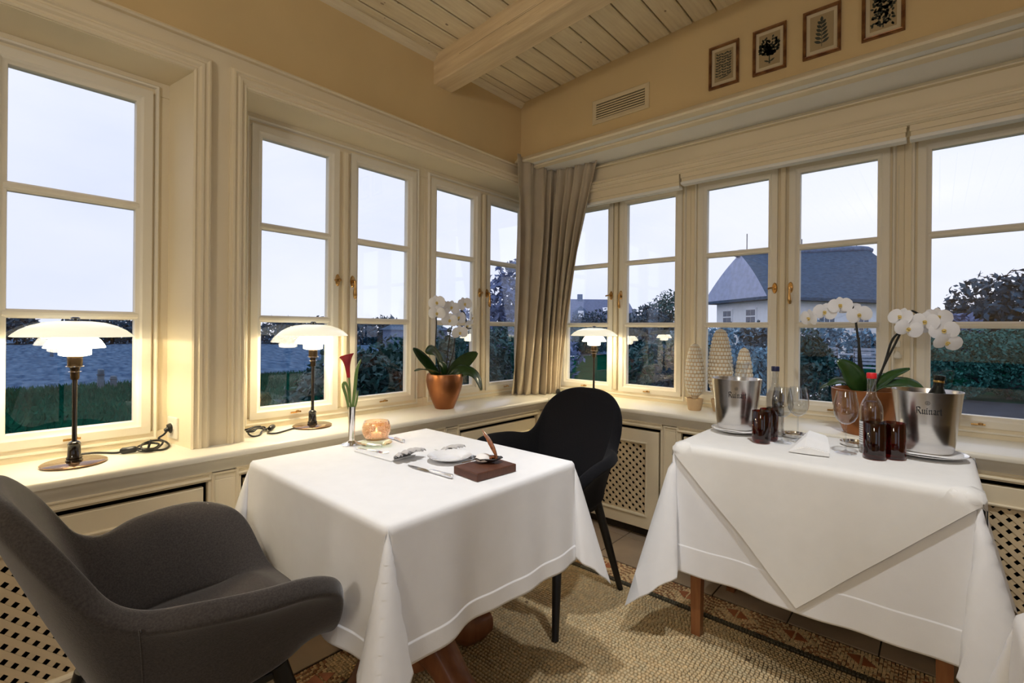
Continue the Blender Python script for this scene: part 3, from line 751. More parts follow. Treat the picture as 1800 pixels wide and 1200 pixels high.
# ------------------------------------------------------------------ armchairs
def chair(name, loc, rz, fabric, label):
    t = empty(name, loc, rz); tag(t, label, 'armchair', 'upholstered shell armchairs')
    # local: +x forward, +y left, z up; a tub: seat dish, then a wall that rises to the rim
    rimh = [(.270, 0, .430), (.266, .10, .430), (.258, .19, .438), (.245, .268, .505), (.212, .326, .592), (.14, .350, .630), (.05, .350, .640), (-.045, .318, .644), (-.115, .274, .646),
            (-.175, .250, .680), (-.226, .238, .742), (-.272, .210, .808), (-.312, .148, .862), (-.334, .07, .884), (-.338, 0, .887)]
    seath = [(.215, 0, .446), (.212, .08, .446), (.20, .155, .444), (.17, .20, .440), (.12, .225, .436), (.06, .235, .434), (.0, .237, .432), (-.06, .228, .432), (-.105, .210, .434),
             (-.128, .185, .438), (-.142, .158, .442), (-.150, .125, .446), (-.155, .085, .449), (-.158, .04, .450), (-.158, 0, .450)]
    def loop(h):
        full = h + [(x, -y, z) for x, y, z in h[-2:0:-1]]
        P = [np.array(p) for p in full]; n = len(P); out = []; S = 3
        for k in range(n):
            a, b, c, d = P[k - 1], P[k], P[(k + 1) % n], P[(k + 2) % n]
            for s_ in range(S):
                f = s_ / S; out.append(.5 * (2 * b + (c - a) * f + (2 * a - 5 * b + 4 * c - d) * f * f + (3 * b - a - 3 * c + d) * f ** 3))
        return out
    rim, seat = loop(rimh), loop(seath); n = len(rim); rows = []
    ctr = np.array((.03, 0, .418))
    for k in range(5):
        f = .12 + .88 * k / 4; rows.append([tuple(ctr * (1 - f) + q * f - np.array((0, 0, .010 * (1 - f * f)))) for q in seat])
    for k in range(1, 11):
        f = k / 10; hz = f ** .95; vt = f ** 1.05; row = []
        for q, r_ in zip(seat, rim):
            tall = min(1, max(0, (r_[2] - .44) / .2)); arm = sm((r_[0] + .20) / .12) * tall; a = lerp(lerp(f, hz, tall), f ** 1.5, arm); c = lerp(lerp(f, vt, tall), 1 - (1 - f) ** 1.5, arm)
            p_ = q * (1 - a) + r_ * a; p_[2] = q[2] * (1 - c) + r_[2] * c; row.append(tuple(p_))
        rows.append(row)
    b = MB(); vs = [p for r in rows for p in r]; fs = []
    for i in range(len(rows) - 1):
        for j in range(n): fs.append((i * n + j, i * n + (j + 1) % n, (i + 1) * n + (j + 1) % n, (i + 1) * n + j))
    fs.append(tuple(range(n))[::-1]); b.add(vs, fs)
    sh = b.build('shell', fabric, t, smooth='all', recalc=False)
    s = sh.modifiers.new('thick', 'SOLIDIFY'); s.thickness = .044; s.offset = -1
    ss = sh.modifiers.new('round', 'SUBSURF'); ss.levels = 1; ss.render_levels = 2
    # seams where the arms meet the back
    for jj in (25, n - 25):
        P = [np.array(rows[k][jj]) + np.array((.002, 0, .001)) for k in range(6, len(rows))]
        MB().tube([tuple(p_) for p_ in P], .0022, 6).build('seam', fabric, t)
    MB().box(-.16, .17, -.16, .16, .372, .392).build('under_frame', 'black_wood', t, bevel=.006)
    for sx, sy in ((1, 1), (1, -1), (-1, 1), (-1, -1)):
        x1, y1 = (.265 if sx > 0 else -.235), .225 * sy
        MB().tube([(.15 * sx, .15 * sy, .40), (lerp(.15 * sx, x1, .5), lerp(.15 * sy, y1, .5), .2), (x1, y1, 0)], .017, 12, rs=[.021, .018, .013]).build('leg', 'black_wood', t, smooth=True)
    return t
chair('armchair', (.565, -2.122, 0), PI / 2, 'wool_grey', 'grey wool shell armchair in the left foreground')
chair('armchair', (.555, -.705, 0), -PI / 2, 'wool_shaded', 'shade-darkened shell armchair across the table by the corner')
# ------------------------------------------------------------------ table lamps with three opal shades
def shade_prof(pts, th=.003):
    return pts + [(max(r - th, .0), z - th * .5) for r, z in pts[::-1]]
def make_lamp(label, loc):
    t = empty('table_lamp', loc); tag(t, label, 'lamp', 'black table lamps with layered white shades')
    MB().lathe([(0, 0), (.078, 0), (.083, .003), (.083, .006), (.078, .009), (0, .010)], 48).build('base', 'bronze_gloss', t, smooth=True)
    MB().lathe([(.0, .009), (.021, .009), (.022, .013), (.019, .017), (.021, .021), (.017, .026), (.016, .060), (.017, .064), (.014, .070), (.008, .074), (.0, .074)], 28).build('base_socket', 'black_gloss', t, smooth=True)
    MB().lathe([(.0068, .070), (.0062, .18), (.0068, .275)], 16).build('pole', 'black_gloss', t, smooth=True)
    so = MB().lathe([(0, .270), (.009, .270), (.0115, .276), (.0115, .300), (.013, .308), (.019, .312), (.019, .350), (0, .350)], 24).build('lamp_holder', 'dark_bronze', t, smooth=True)
    MB().lathe([(.012, .295), (.017, .295), (.017, .2965), (.012, .2965)], 24).build('ring', 'silver', so, smooth=True)
    MB().lathe([(.018, .312), (.0235, .312), (.0235, .3138), (.018, .3138)], 24).build('ring', 'silver', so, smooth=True)
    MB().lathe(shade_prof([(.034, .392), (.039, .386), (.0405, .372), (.0405, .350), (.030, .347)]), 40, caps=False).build('lower_shade', 'opal_bright', t, smooth=True)
    MB().lathe(shade_prof([(.040, .414), (.052, .408), (.064, .396), (.072, .383), (.0765, .373)]), 44, caps=False).build('middle_shade', 'opal_bright', t, smooth=True)
    MB().lathe(shade_prof([(.006, .458), (.040, .4575), (.075, .453), (.105, .443), (.128, .430), (.143, .417), (.150, .409)]), 56, caps=False).build('top_shade', 'opal_top', t, smooth=True)
    rod = MB(); 
    for k in range(3):
        a = k * 2 * PI / 3 + .4; rod.tube([(.018 * math.cos(a), .018 * math.sin(a), .345), (.030 * math.cos(a), .030 * math.sin(a), .40), (.024 * math.cos(a), .024 * math.sin(a), .456)], .0018, 6)
    rod.build('shade_rods', 'dark_bronze', t)
    MB().lathe([(0, .456), (.004, .456), (.004, .463), (.011, .465), (.012, .468), (.008, .471), (0, .471)], 16).build('finial', 'black_gloss', t, smooth=True)
    l = bpy.data.lights.new('bulb', 'POINT'); l.energy = LAMP_W; l.color = (1.0, .80, .52); l.shadow_soft_size = .03
    o = bpy.data.objects.new('bulb', l); COL.objects.link(o); o.parent = t; o.location = (0, 0, .402)
    return t
LAMP_W = 15.0
make_lamp('lit black table lamp nearest the camera on the left sill', (-.214, -2.225, SILL))
make_lamp('lit black table lamp on the sill behind the calla vase', (-.248, -1.422, SILL))
make_lamp('lit black table lamp on the right sill beside the curtain', (.205, .215, SILL))
def cord(label, pts, r=.0036, switch=None, plug=None, wrap=None):
    t = empty('power_cord', pts[0]); tag(t, label, 'cord'); B = Vector(pts[0])
    P = [tuple(Vector(p) - B) for p in pts]; MB().tube(curve(P, len(P) * 8), r, 8).build('cable', 'black_plastic', t, smooth='all')
    if switch:
        a, b = [Vector(p) - B for p in switch]; d = (b - a).normalized()
        s_ = MB().tube([tuple(a), tuple(a + d * .006), tuple(b - d * .006), tuple(b)], .01, 12, rs=[.007, .011, .011, .007]).build('switch', 'black_plastic', t, smooth=True)
    if plug:
        a, b = [Vector(p) - B for p in plug]; MB().tube([tuple(a), tuple(lerp(a, b, .45)), tuple(lerp(a, b, .55)), tuple(b)], .01, 14, rs=[.006, .009, .018, .019]).build('plug', 'black_plastic', t, smooth=True)
    if wrap:
        a = Vector(wrap) - B; MB().tube([tuple(a + Vector((.004 * math.cos(g), .004 * math.sin(g) , .016 * math.sin(g)))) for g in [2 * PI * k / 12 for k in range(12)]], .003, 6, closed=True).build('cable_tie', 'black_plastic', t)
    return t
z = SILL + .004
c1 = [(-.225, -2.205, z), (-.30, -2.225, z), (-.335, -2.21, z), (-.325, -2.16, z), (-.275, -2.115, z), (-.255, -2.095, z + .004), (-.235, -2.055, z + .01), (-.25, -2.01, z), (-.285, -1.985, z + .006), (-.30, -2.01, z + .012), (-.265, -2.05, z + .012), (-.225, -2.055, z + .006),
      (-.215, -2.02, z), (-.25, -1.985, z + .010), (-.29, -1.975, z + .016), (-.295, -2.005, z + .02), (-.26, -2.04, z + .018), (-.215, -2.045, z + .010), (-.21, -1.995, z), (-.25, -1.962, z), (-.29, -1.96, z + .008), (-.31, -1.98, z + .022), (-.305, -1.965, SILL + .04), (-.30, -1.955, SILL + .055)]
cord('black coiled cord plugged into the wall beside the nearest lamp', c1, switch=[(-.262, -2.10, z + .006), (-.238, -2.058, z + .010)], plug=[(-.300, -1.965, SILL + .055), (-.302, -1.941, SILL + .062)], wrap=(-.255, -2.02, z + .014))
c2 = [(-.262, -1.440, z), (-.255, -1.49, z), (-.225, -1.545, z), (-.20, -1.600, z), (-.225, -1.622, z), (-.27, -1.60, z), (-.30, -1.585, z + .006), (-.25, -1.635, z + .008), (-.215, -1.66, z), (-.21, -1.69, z), (-.25, -1.69, z + .01), (-.285, -1.64, z + .014), (-.315, -1.605, z + .01), (-.30, -1.60, z),
      (-.255, -1.65, z + .02), (-.225, -1.68, z + .016), (-.24, -1.70, z + .016), (-.275, -1.66, z + .022), (-.30, -1.625, z + .018), (-.29, -1.65, z + .02), (-.30, -1.685, z + .012), (-.31, -1.695, z + .022)]
cord('black coiled cord lying beside the second lamp', c2, switch=[(-.268, -1.60, z + .008), (-.300, -1.570, z + .010)], plug=[(-.31, -1.690, z + .022), (-.315, -1.715, z + .024)])
c3 = [(.150, .24, z), (.09, .27, z), (.02, .285, z), (-.05, .27, z + .004), (-.10, .262, z + .01)]
cord('thin dark cord running from the corner lamp to the curtain', c3, r=.002, plug=[(-.09, .262, z + .01), (-.115, .262, z + .014)])
so = empty('wall_socket', (-.302, -1.9385, SILL + .062)); tag(so, 'cream wall socket in the reveal above the plugged cord', 'socket')
so.rotation_euler = (0, 0, math.atan2(.03, .19))
MB().box(-.036, .040, -.004, .006, -.040, .040).build('plate', 'socket_plate', so, bevel=.003)
MB().add([(.021 * math.cos(a), -.0045, .021 * math.sin(a)) for a in [2 * PI * k / 20 for k in range(20)]] + [(.019 * math.cos(a), -.007, .019 * math.sin(a)) for a in [2 * PI * k / 20 for k in range(20)]], [(k, (k + 1) % 20, 20 + (k + 1) % 20, 20 + k) for k in range(20)] + [tuple(range(20, 40))]).build('outlet_ring', 'socket_plate', so)

# ------------------------------------------------------------------ orchids
def petal(L, W, cup, n=7, m=5, tip=.7):
    rows = []
    for i in range(n):
        f = i / (n - 1); wv = W * (math.sin(PI * min(1, f * .93 + .04)) ** tip)
        rows.append([(L * f, wv * (-1 + 2 * j / (m - 1)), cup * (f * (1 - f)) * 4 * .5 - cup * .6 * (-1 + 2 * j / (m - 1)) ** 2 * math.sin(PI * f)) for j in range(m)])
    return rows
def rot_rows(rows, ang, tilt=0, off=(0, 0, 0)):
    out = []; ca, sa = math.cos(ang), math.sin(ang); ct, st = math.cos(tilt), math.sin(tilt)
    for r in rows: out.append([((x * ct) * ca - y * sa + off[0], (x * ct) * sa + y * ca + off[1], x * st + z + off[2]) for x, y, z in r])
    return out
flower_me = MB()
for a, L, W in ((PI / 2, .036, .015), (PI / 2 + 2.2, .036, .014), (PI / 2 - 2.2, .036, .014)): flower_me.grid(rot_rows(petal(L, W, .004), a, .05))
for a in (.12, PI - .12): flower_me.grid(rot_rows(petal(.040, .027, .007, tip=.5), a, .12, (0, 0, .003)))
flower_me = flower_me.mesh('flower'); flower_me.materials.append(M['orchid_petal']); flower_me.polygons.foreach_set('use_smooth', [True] * len(flower_me.polygons))
lip_me = MB(); lip_me.grid(rot_rows(petal(.011, .0055, .004), -PI / 2, .6, (0, 0, .004))); lip_me.grid(rot_rows(petal(.009, .005, .003), .5, .8, (0, 0, .005))); lip_me.grid(rot_rows(petal(.009, .005, .003), PI - .5, .8, (0, 0, .005)))
lip_me.lathe([(0, .002), (.004, .004), (.003, .011), (0, .013)], 8)
lip_me = lip_me.mesh('lip'); lip_me.materials.append(M['orchid_lip'])
def add_flower(t, p, face, size=1.0, roll=0.0):
    o = bpy.data.objects.new('flower', flower_me); COL.objects.link(o); o.parent = t
    q = Vector(face).to_track_quat('Z', 'Y'); o.location = p
    o.rotation_euler = (q.to_matrix() @ Matrix.Rotation(roll, 3, 'Z')).to_euler(); o.scale = (size,) * 3
    l = bpy.data.objects.new('lip', lip_me); COL.objects.link(l); l.parent = o
def leaf_strip(t, pts, width, name='leaf', m='orchid_leaf', fold=.25, up=(0, 0, 1)):
    P = curve(pts, 14); b = MB(); rows = []; prevs = None
    for k, p in enumerate(P):
        f = k / 13; tg = Vector(P[min(13, k + 1)]) - Vector(P[max(0, k - 1)]); tg.normalize(); s = tg.cross(Vector(up)); 
        if s.length < .05: s = Vector((1, 0, 0))
        s.normalize(); n_ = s.cross(tg); wv = width * (math.sin(PI * min(1, .10 + .88 * f)) ** .6)
        rows.append([tuple(Vector(p) + s * (wv * q) + n_ * (fold * wv * (abs(q) - .3))) for q in (-1, -.55, 0, .55, 1)])
    o = b.grid(rows).build(name, m, t, smooth='all', recalc=False); o.modifiers.new('thick', 'SOLIDIFY').thickness = .002
    return o
def rel(pts, base): return [tuple(Vector(p) - Vector(base)) for p in pts]
# left orchid
b0 = (-.215, -.675, SILL); t = empty('potted_orchid', b0); tag(t, 'white orchid in a bronze pot on the left sill beside the curtain', 'orchid')
MB().lathe([(0, 0), (.052, 0), (.055, .006), (.078, .06), (.097, .12), (.103, .155), (.101, .180), (.098, .192), (.092, .194), (.090, .186), (.088, .165), (0, .160)], 44).build('pot', 'copper_pot', t, smooth=True)
MB().lathe([(0, .172), (.06, .174), (.088, .166)], 24).build('soil', 'soil', t)
C = Vector((-.215, -.675, .90))
for pts, wd, up in [([(-.22, -.69, .90), (-.20, -.76, .94), (-.19, -.84, .965), (-.17, -.915, .962)], .030, (0, 0, 1)), ([(-.23, -.70, .90), (-.25, -.76, .98), (-.24, -.83, 1.035), (-.22, -.89, 1.075)], .032, (1, -.2, .4)),
                ([(-.22, -.67, .90), (-.21, -.715, 1.0), (-.19, -.78, 1.06), (-.17, -.845, 1.055)], .040, (.8, .2, .5)), ([(-.21, -.66, .90), (-.19, -.60, .96), (-.17, -.54, 1.01), (-.15, -.485, 1.045)], .042, (.7, 0, .7)),
                ([(-.20, -.655, .90), (-.15, -.60, .945), (-.10, -.55, .92), (-.08, -.515, .835)], .040, (.8, .1, .5)), ([(-.22, -.68, .90), (-.205, -.69, .97), (-.20, -.735, 1.0)], .022, (1, 0, .2))]:
    leaf_strip(t, rel(pts, b0), wd, up=up)
fl = [(-.22, -.732, 1.325), (-.215, -.735, 1.268), (-.22, -.627, 1.301), (-.205, -.652, 1.229), (-.22, -.526, 1.325), (-.20, -.578, 1.161), (-.23, -.566, 1.247), (-.23, -.462, 1.245), (-.25, -.68, 1.27), (-.24, -.49, 1.20)]
fc = [(.8, -.7, -.1), (.7, -.6, -.3), (.9, -.5, .1), (.8, -.6, -.2), (.9, -.3, .1), (.8, -.5, -.3), (.9, -.2, 0), (.6, .5, 0), (.8, -.7, .2), (.7, .3, -.3)]
for k, (p, f) in enumerate(zip(fl, fc)): add_flower(t, tuple(Vector(p) - Vector(b0)), f, 1.18, R.uniform(-.3, .3))
for pts in ([(-.225, -.69, .90), (-.235, -.725, 1.06), (-.23, -.725, 1.22), (-.235, -.735, 1.31), (-.24, -.68, 1.35), (-.235, -.62, 1.30)], [(-.22, -.665, .90), (-.225, -.645, 1.05), (-.225, -.625, 1.17), (-.225, -.60, 1.215), (-.225, -.56, 1.24), (-.225, -.53, 1.305)],
            [(-.225, -.67, .90), (-.235, -.60, 1.03), (-.24, -.58, 1.12), (-.245, -.57, 1.16)], [(-.225, -.55, 1.29), (-.225, -.52, 1.275), (-.225, -.505, 1.23), (-.225, -.50, 1.19), (-.22, -.47, 1.185)]):
    MB().tube(curve(rel(pts, b0), 24), .0034, 8).build('stem', 'orchid_stem', t, smooth='all')
# right orchid
b0 = (1.625, .165, SILL); t = empty('potted_orchid', b0); tag(t, 'white orchid in a copper pot behind the red-capped bottle', 'orchid')
MB().lathe([(0, 0), (.078, 0), (.082, .006), (.104, .06), (.122, .12), (.128, .17), (.128, .196), (.123, .198), (.120, .190), (.118, .165), (0, .160)], 44).build('pot', 'copper_pot', t, smooth=True)
MB().lathe([(0, .176), (.07, .178), (.118, .170)], 24).build('soil', 'soil', t)
for pts, wd, up in [([(1.62, .16, .915), (1.60, .12, .96), (1.57, .10, 1.02), (1.53, .08, 1.058)], .040, (0, -.8, .5)), ([(1.62, .16, .915), (1.57, .14, .955), (1.53, .12, .965), (1.49, .10, .945)], .030, (0, -.4, .8)),
                ([(1.64, .16, .915), (1.68, .13, .965), (1.72, .12, 1.005), (1.775, .11, 1.035)], .026, (0, -.6, .7)), ([(1.64, .15, .915), (1.70, .11, .965), (1.77, .09, .975), (1.825, .08, .945)], .034, (0, -.5, .8)),
                ([(1.62, .17, .915), (1.55, .20, .95), (1.49, .20, .94), (1.45, .19, .92)], .030, (0, -.2, 1)), ([(1.63, .18, .915), (1.66, .24, .98), (1.69, .27, 1.0)], .034, (0, 0, 1))]:
    leaf_strip(t, rel(pts, b0), wd, up=up)
fl = [(1.415, .14, 1.245), (1.476, .12, 1.271), (1.534, .12, 1.298), (1.603, .12, 1.258), (1.745, .13, 1.245), (1.769, .11, 1.198), (1.823, .11, 1.226), (1.859, .13, 1.243), (1.878, .11, 1.192), (1.887, .12, 1.146), (1.56, .15, 1.285), (1.84, .14, 1.215)]
for k, p in enumerate(fl): add_flower(t, tuple(Vector(p) - Vector(b0)), [(-.5, -.7, -.1), (.05, -1, 0), (.1, -1, .25), (.1, -1, -.1), (-.4, -.8, .3), (.15, -1, -.15), (-.2, -1, 0), (.3, -.9, .3), (.05, -1, -.1), (.3, -.8, -.4), (0, -.6, .8), (.2, -1, 0)][k], 1.18, R.uniform(-.3, .3))
for pts in ([(1.62, .16, .91), (1.606, .14, 1.08), (1.592, .14, 1.20), (1.580, .14, 1.29), (1.545, .14, 1.305), (1.50, .14, 1.285), (1.43, .15, 1.255)], [(1.61, .16, .91), (1.60, .15, 1.05), (1.60, .145, 1.16)],
            [(1.645, .15, .91), (1.685, .14, 1.03), (1.735, .14, 1.16), (1.77, .13, 1.265), (1.80, .13, 1.26), (1.85, .13, 1.225), (1.885, .13, 1.17)], [(1.65, .15, .91), (1.69, .15, 1.05), (1.715, .15, 1.15), (1.75, .14, 1.195)]):
    MB().tube(curve(rel(pts, b0), 24), .0044, 8).build('stem', 'orchid_stem', t, smooth='all')

# ------------------------------------------------------------------ woven cone ornaments in pots on the right sill
def topiary(loc, h, rmax, ph, label):
    t = empty('cone_ornament', loc); tag(t, label, 'ornament', 'woven cone ornaments on the right sill')
    MB().lathe([(0, 0), (ph * .55, 0), (ph * .60, .004), (ph * .78, ph), (ph * .80, ph * 1.15), (ph * .70, ph * 1.15), (ph * .68, ph), (0, ph)], 28).build('pot', 'terracotta_pale', t, smooth=True)
    z0 = ph * 1.05
    def r(f): return rmax * (math.sin(PI * min(1, .08 + .86 * (1 - (1 - f) ** 1.35) * .55 + f * .39)) ** .75)
    def prof(f):
        pts = [(0, .12), (.06, .45), (.15, .78), (.28, .97), (.38, 1.0), (.55, .93), (.72, .80), (.86, .64), (.94, .50), (.98, .34), (1, .08)]
        for a, b in zip(pts[:-1], pts[1:]):
            if f <= b[0]: return rmax * lerp(a[1], b[1], (f - a[0]) / (b[0] - a[0]))
        return rmax * .05
    MB().lathe([(prof(k / 24) * .93, z0 + h * k / 24) for k in range(25)], 28).build('core', 'woven_in', t, smooth=True)
    b = MB(); nr = max(10, int(h / .0205)); nc = max(10, int(2 * PI * rmax / .0205))
    for i in range(nr):
        f0 = (i + .12) / nr; f1 = (i + .88) / nr
        for j in range(nc):
            a0 = 2 * PI * (j + .5 * (i % 2)) / nc; a1 = a0 + 2 * PI / nc * .80; am = (a0 + a1) / 2
            p = [(prof(f) * math.cos(a), prof(f) * math.sin(a), z0 + h * f) for f, a in ((f0, a0), (f0, a1), (f1, a1), (f1, a0))]
            fm = (f0 + f1) / 2; top = (prof(fm) * 1.05 * math.cos(am), prof(fm) * 1.05 * math.sin(am), z0 + h * fm)
            b.add(p + [top], [(0, 1, 4), (1, 2, 4), (2, 3, 4), (3, 0, 4)])
    o = b.build('weave', 'woven', t, recalc=False); o['kind'] = 'stuff'
    MB().lathe([(.004, ph), (.004, z0 + .02)], 8).build('stem', 'woven_in', t)
topiary((.836, .262, SILL), .315, .054, .058, 'small woven cone ornament standing clear left of the bucket')
topiary((.958, .31, SILL), .395, .066, .060, 'tallest woven cone ornament behind the champagne bucket')
topiary((1.098, .25, SILL), .305, .046, .052, 'woven cone ornament right behind the champagne bucket')
# cord pull on the right window post
t = empty('blind_pull', (1.72, GY - .014, 1.06)); tag(t, 'small white blind cord pull hanging on the window post', 'cord pull')
MB().box(-.010, .010, -.012, .0, .055, .085).build('cleat', 'socket_plate', t, bevel=.002)
MB().lathe([(0, .035), (.006, .034), (.016, .018), (.015, .006), (.008, 0), (0, 0)], 18, (0, -.012, 0)).build('weight', 'socket_plate', t, smooth=True)
MB().tube([(0, -.012, .03), (0, -.012, .9)], .001, 6).build('string', 'socket_plate', t)

# ------------------------------------------------------------------ pictures and vent on the upper right wall
def leaf2d(b, x, z, ang, L, W, y):
    c, s = math.cos(ang), math.sin(ang); pts = []
    for f, w_ in ((0, 0), (.3, .8), (.55, 1), (.8, .6), (1, 0)): pts.append((f * L, w_ * W))
    for f, w_ in ((.8, .6), (.55, 1), (.3, .8)): pts.append((f * L, -w_ * W))
    b.add([(x + u * c - v * s, y, z + u * s + v * c) for u, v in pts], [tuple(range(8))])
for i, x0 in enumerate((1.019, 1.216, 1.416, 1.622)):
    W, H = .137, .203; zc = 2.448
    t = empty('botanical_print', (x0 + W / 2, UY - .001, zc)); tag(t, ['framed print of small sprigs in columns, first from the corner', 'framed print of a dense bouquet of leaves, second from the corner', 'framed print of a branching leafy twig, third from the corner', 'framed print of a dense dark bush, cropped at the top edge'][i], 'picture', 'framed botanical prints in a row')
    fm = lambda u, v, w: (u, -w, v)
    MB().sweep(fm, [(-W / 2, -H / 2), (W / 2, -H / 2), (W / 2, H / 2), (-W / 2, H / 2)], [(0, 0), (0, .012), (.003, .016), (.007, .013), (.010, .014), (.013, .009), (.013, 0)], True).build('frame', 'picture_frame', t)
    MB().box(-W / 2 + .011, W / 2 - .011, -.004, -.001, -H / 2 + .011, H / 2 - .011).build('mount', 'mount_paper', t)
    MB().box(-W / 2 + .026, W / 2 - .026, -.0048, -.004, -H / 2 + .030, H / 2 - .028).build('sheet', 'print_paper', t)
    b = MB(); y = -.0054; rp = random.Random(20 + i)
    if i == 0:
        for cxx in (-.024, 0, .024):
            b.add([(cxx - .0007, y, -.05), (cxx + .0007, y, -.05), (cxx + .0007, y, .055), (cxx - .0007, y, .055)], [(0, 1, 2, 3)])
            for k in range(9):
                zz = -.048 + k * .0125
                for sg in (1, -1): leaf2d(b, cxx, zz, PI / 2 - sg * rp.uniform(.8, 1.4), rp.uniform(.012, .017), .0036, y)
        leaf2d(b, -.03, -.06, .15, .06, .003, y)
    elif i == 1:
        for k in range(170):
            a = PI / 2 + rp.uniform(-1.15, 1.15); r_ = rp.uniform(.008, .085); xx = r_ * math.cos(a) * .55; zz = -.035 + r_ * math.sin(a) * 1.05
            leaf2d(b, max(-.034, min(.034, xx)), min(.05, zz), a + rp.uniform(-.6, .6), .013, .0042, y)
        b.add([(-.003, y, -.062), (.004, y, -.062), (.0015, y, -.02), (-.0015, y, -.02)], [(0, 1, 2, 3)]); leaf2d(b, 0, -.055, .5, .025, .004, y); leaf2d(b, 0, -.055, PI - .5, .025, .004, y)
    elif i == 2:
        b.add([(-.001, y, -.062), (.001, y, -.062), (.0008, y, .045), (-.0008, y, .045)], [(0, 1, 2, 3)])
        for k in range(6):
            zz = -.048 + k * .016
            for sg in (1, -1): leaf2d(b, 0, zz, PI / 2 - sg * (1.05 - k * .06), .032 - .002 * k, .0062, y)
        leaf2d(b, 0, .04, PI / 2, .026, .006, y)
    else:
        for k in range(150): leaf2d(b, rp.uniform(-.034, .030), rp.uniform(-.055, .06), rp.uniform(0, 2 * PI), .014, .004, y)
        b.add([(-.002, y, -.066), (.002, y, -.066), (.001, y, -.04), (-.001, y, -.04)], [(0, 1, 2, 3)])
    b.build('ink', 'print_ink', t, recalc=False)
t = empty('air_vent', (.534, UY, 2.428)); tag(t, 'louvred air vent grille on the upper right wall', 'vent')
fm = lambda u, v, w: (u, -w, v)
MB().sweep(fm, [(-.174, -.068), (.174, -.068), (.174, .068), (-.174, .068)], [(0, -.02), (0, .006), (.004, .009), (.024, .007), (.026, .0), (.026, -.02)], True).build('frame', 'vent_paint', t)
MB().box(-.15, .15, -.002, .0, -.045, .045).build('backing', 'void_shade', t)
for k in range(6):
    zz = -.036 + k * .0135
    MB().add([(-.149, -.002, zz + .005), (.149, -.002, zz + .005), (.149, -.009, zz - .006), (-.149, -.009, zz - .006), (-.149, -.002, zz + .0075), (.149, -.002, zz + .0075), (.149, -.009, zz + .0015), (-.149, -.009, zz + .0015)], [(0, 1, 2, 3), (7, 6, 5, 4), (0, 4, 5, 1), (1, 5, 6, 2), (2, 6, 7, 3), (3, 7, 4, 0)]).build('slat', 'vent_paint', t)

# ------------------------------------------------------------------ dining table setting
ZC = ZT + .0022
b0 = (.213, -1.497, ZC); t = empty('bud_vase', b0); tag(t, 'slim silver bud vase with a red calla on the dining table', 'vase')
MB().lathe([(0, 0), (.036, 0), (.037, .002), (.030, .005), (.016, .010), (.011, .016), (.0115, .03), (.0125, .09), (.0145, .142), (.0135, .142), (.0115, .09), (.0, .085)], 32).build('body', 'silver', t, smooth=True)
cl = empty('calla_flower', (.211, -1.499, ZC + .088)); tag(cl, 'dark red calla lily with green leaves in the silver vase', 'flower'); cb = cl.location
MB().tube(curve(rel([(.212, -1.498, ZC + .09), (.212, -1.503, .93), (.210, -1.506, .985), (.210, -1.510, 1.02)], cb), 14), .0035, 8).build('stem', 'calla_leaf', cl, smooth='all')
b = MB(); rows = []
for k in range(16):
    f = k / 15; zz = .995 + f * .082; rr = .006 + .006 * f + .012 * f ** 4; row = []
    for a in range(25):
        g = 2 * PI * a / 24; flare = 1 + .45 * f ** 5 * math.cos(g + .4)
        row.append((.210 + rr * flare * math.cos(g) - cb[0], -1.509 - .010 * f + rr * flare * math.sin(g) - cb[1], zz + .010 * f ** 4 * math.cos(g - .5) - cb[2]))
    rows.append(row)
o = b.grid(rows).build('spathe', 'calla', cl, smooth='all', recalc=False); o.modifiers.new('thick', 'SOLIDIFY').thickness = .0015
for pts, wd in [([(.212, -1.498, ZC + .09), (.214, -1.485, .95), (.21, -1.475, 1.02), (.205, -1.455, 1.062)], .006), ([(.212, -1.498, ZC + .09), (.213, -1.518, .92), (.212, -1.532, .965), (.212, -1.525, .978), (.211, -1.512, .955), (.212, -1.505, .90)], .005), ([(.212, -1.498, ZC + .09), (.214, -1.478, .90), (.215, -1.472, .945)], .003)]:
    leaf_strip(cl, rel(pts, cb), wd, m='calla_leaf', up=(1, -.4, .1))
# candle glass
t = empty('tealight_holder', (.195, -1.378, ZC)); tag(t, 'amber speckled glass tealight holder glowing beside the vase', 'candle holder')
MB().lathe([(0, .004), (.040, .004), (.046, .010), (.054, .030), (.054, .046), (.050, .064), (.047, .070), (.0455, .070), (.049, .062), (.0525, .046), (.0525, .030), (.045, .013), (.038, .008), (0, .008)], 40).build('glass', 'candle_glass', t, smooth=True)
b = MB(); rp = random.Random(5)
for k in range(2600):
    a = rp.uniform(0, 2 * PI); zz = rp.uniform(.008, .058) if rp.random() < .75 else rp.uniform(.008, .03); rr = (.0465 + .008 * sm((zz - .01) / .02) if zz < .046 else .0545 - (zz - .046) * .22) + .0003; s = rp.uniform(.0006, .0019)
    ca, sa = math.cos(a), math.sin(a)
    b.add([(rr * ca - s * sa * du, rr * sa + s * ca * du, zz + s * dv) for du, dv in ((-1, 0), (0, -1), (1, 0), (0, 1))], [(0, 1, 2, 3)])
o = b.build('speckles', 'candle_speckle', t, recalc=False); o['kind'] = 'stuff'
MB().lathe([(0, .009), (.019, .009), (.0195, .024), (.018, .024), (.0175, .021), (0, .021)], 24).build('tealight', 'wax', t, smooth=True)
MB().lathe([(0, .024), (.003, .028), (.0035, .033), (.0015, .042), (0, .046)], 12).build('flame', 'flame', t, smooth=True)
MB().lathe([(0, 0), (.042, 0), (.042, .003), (0, .003)], 32).build('foot', 'candle_glass', t, smooth=True)
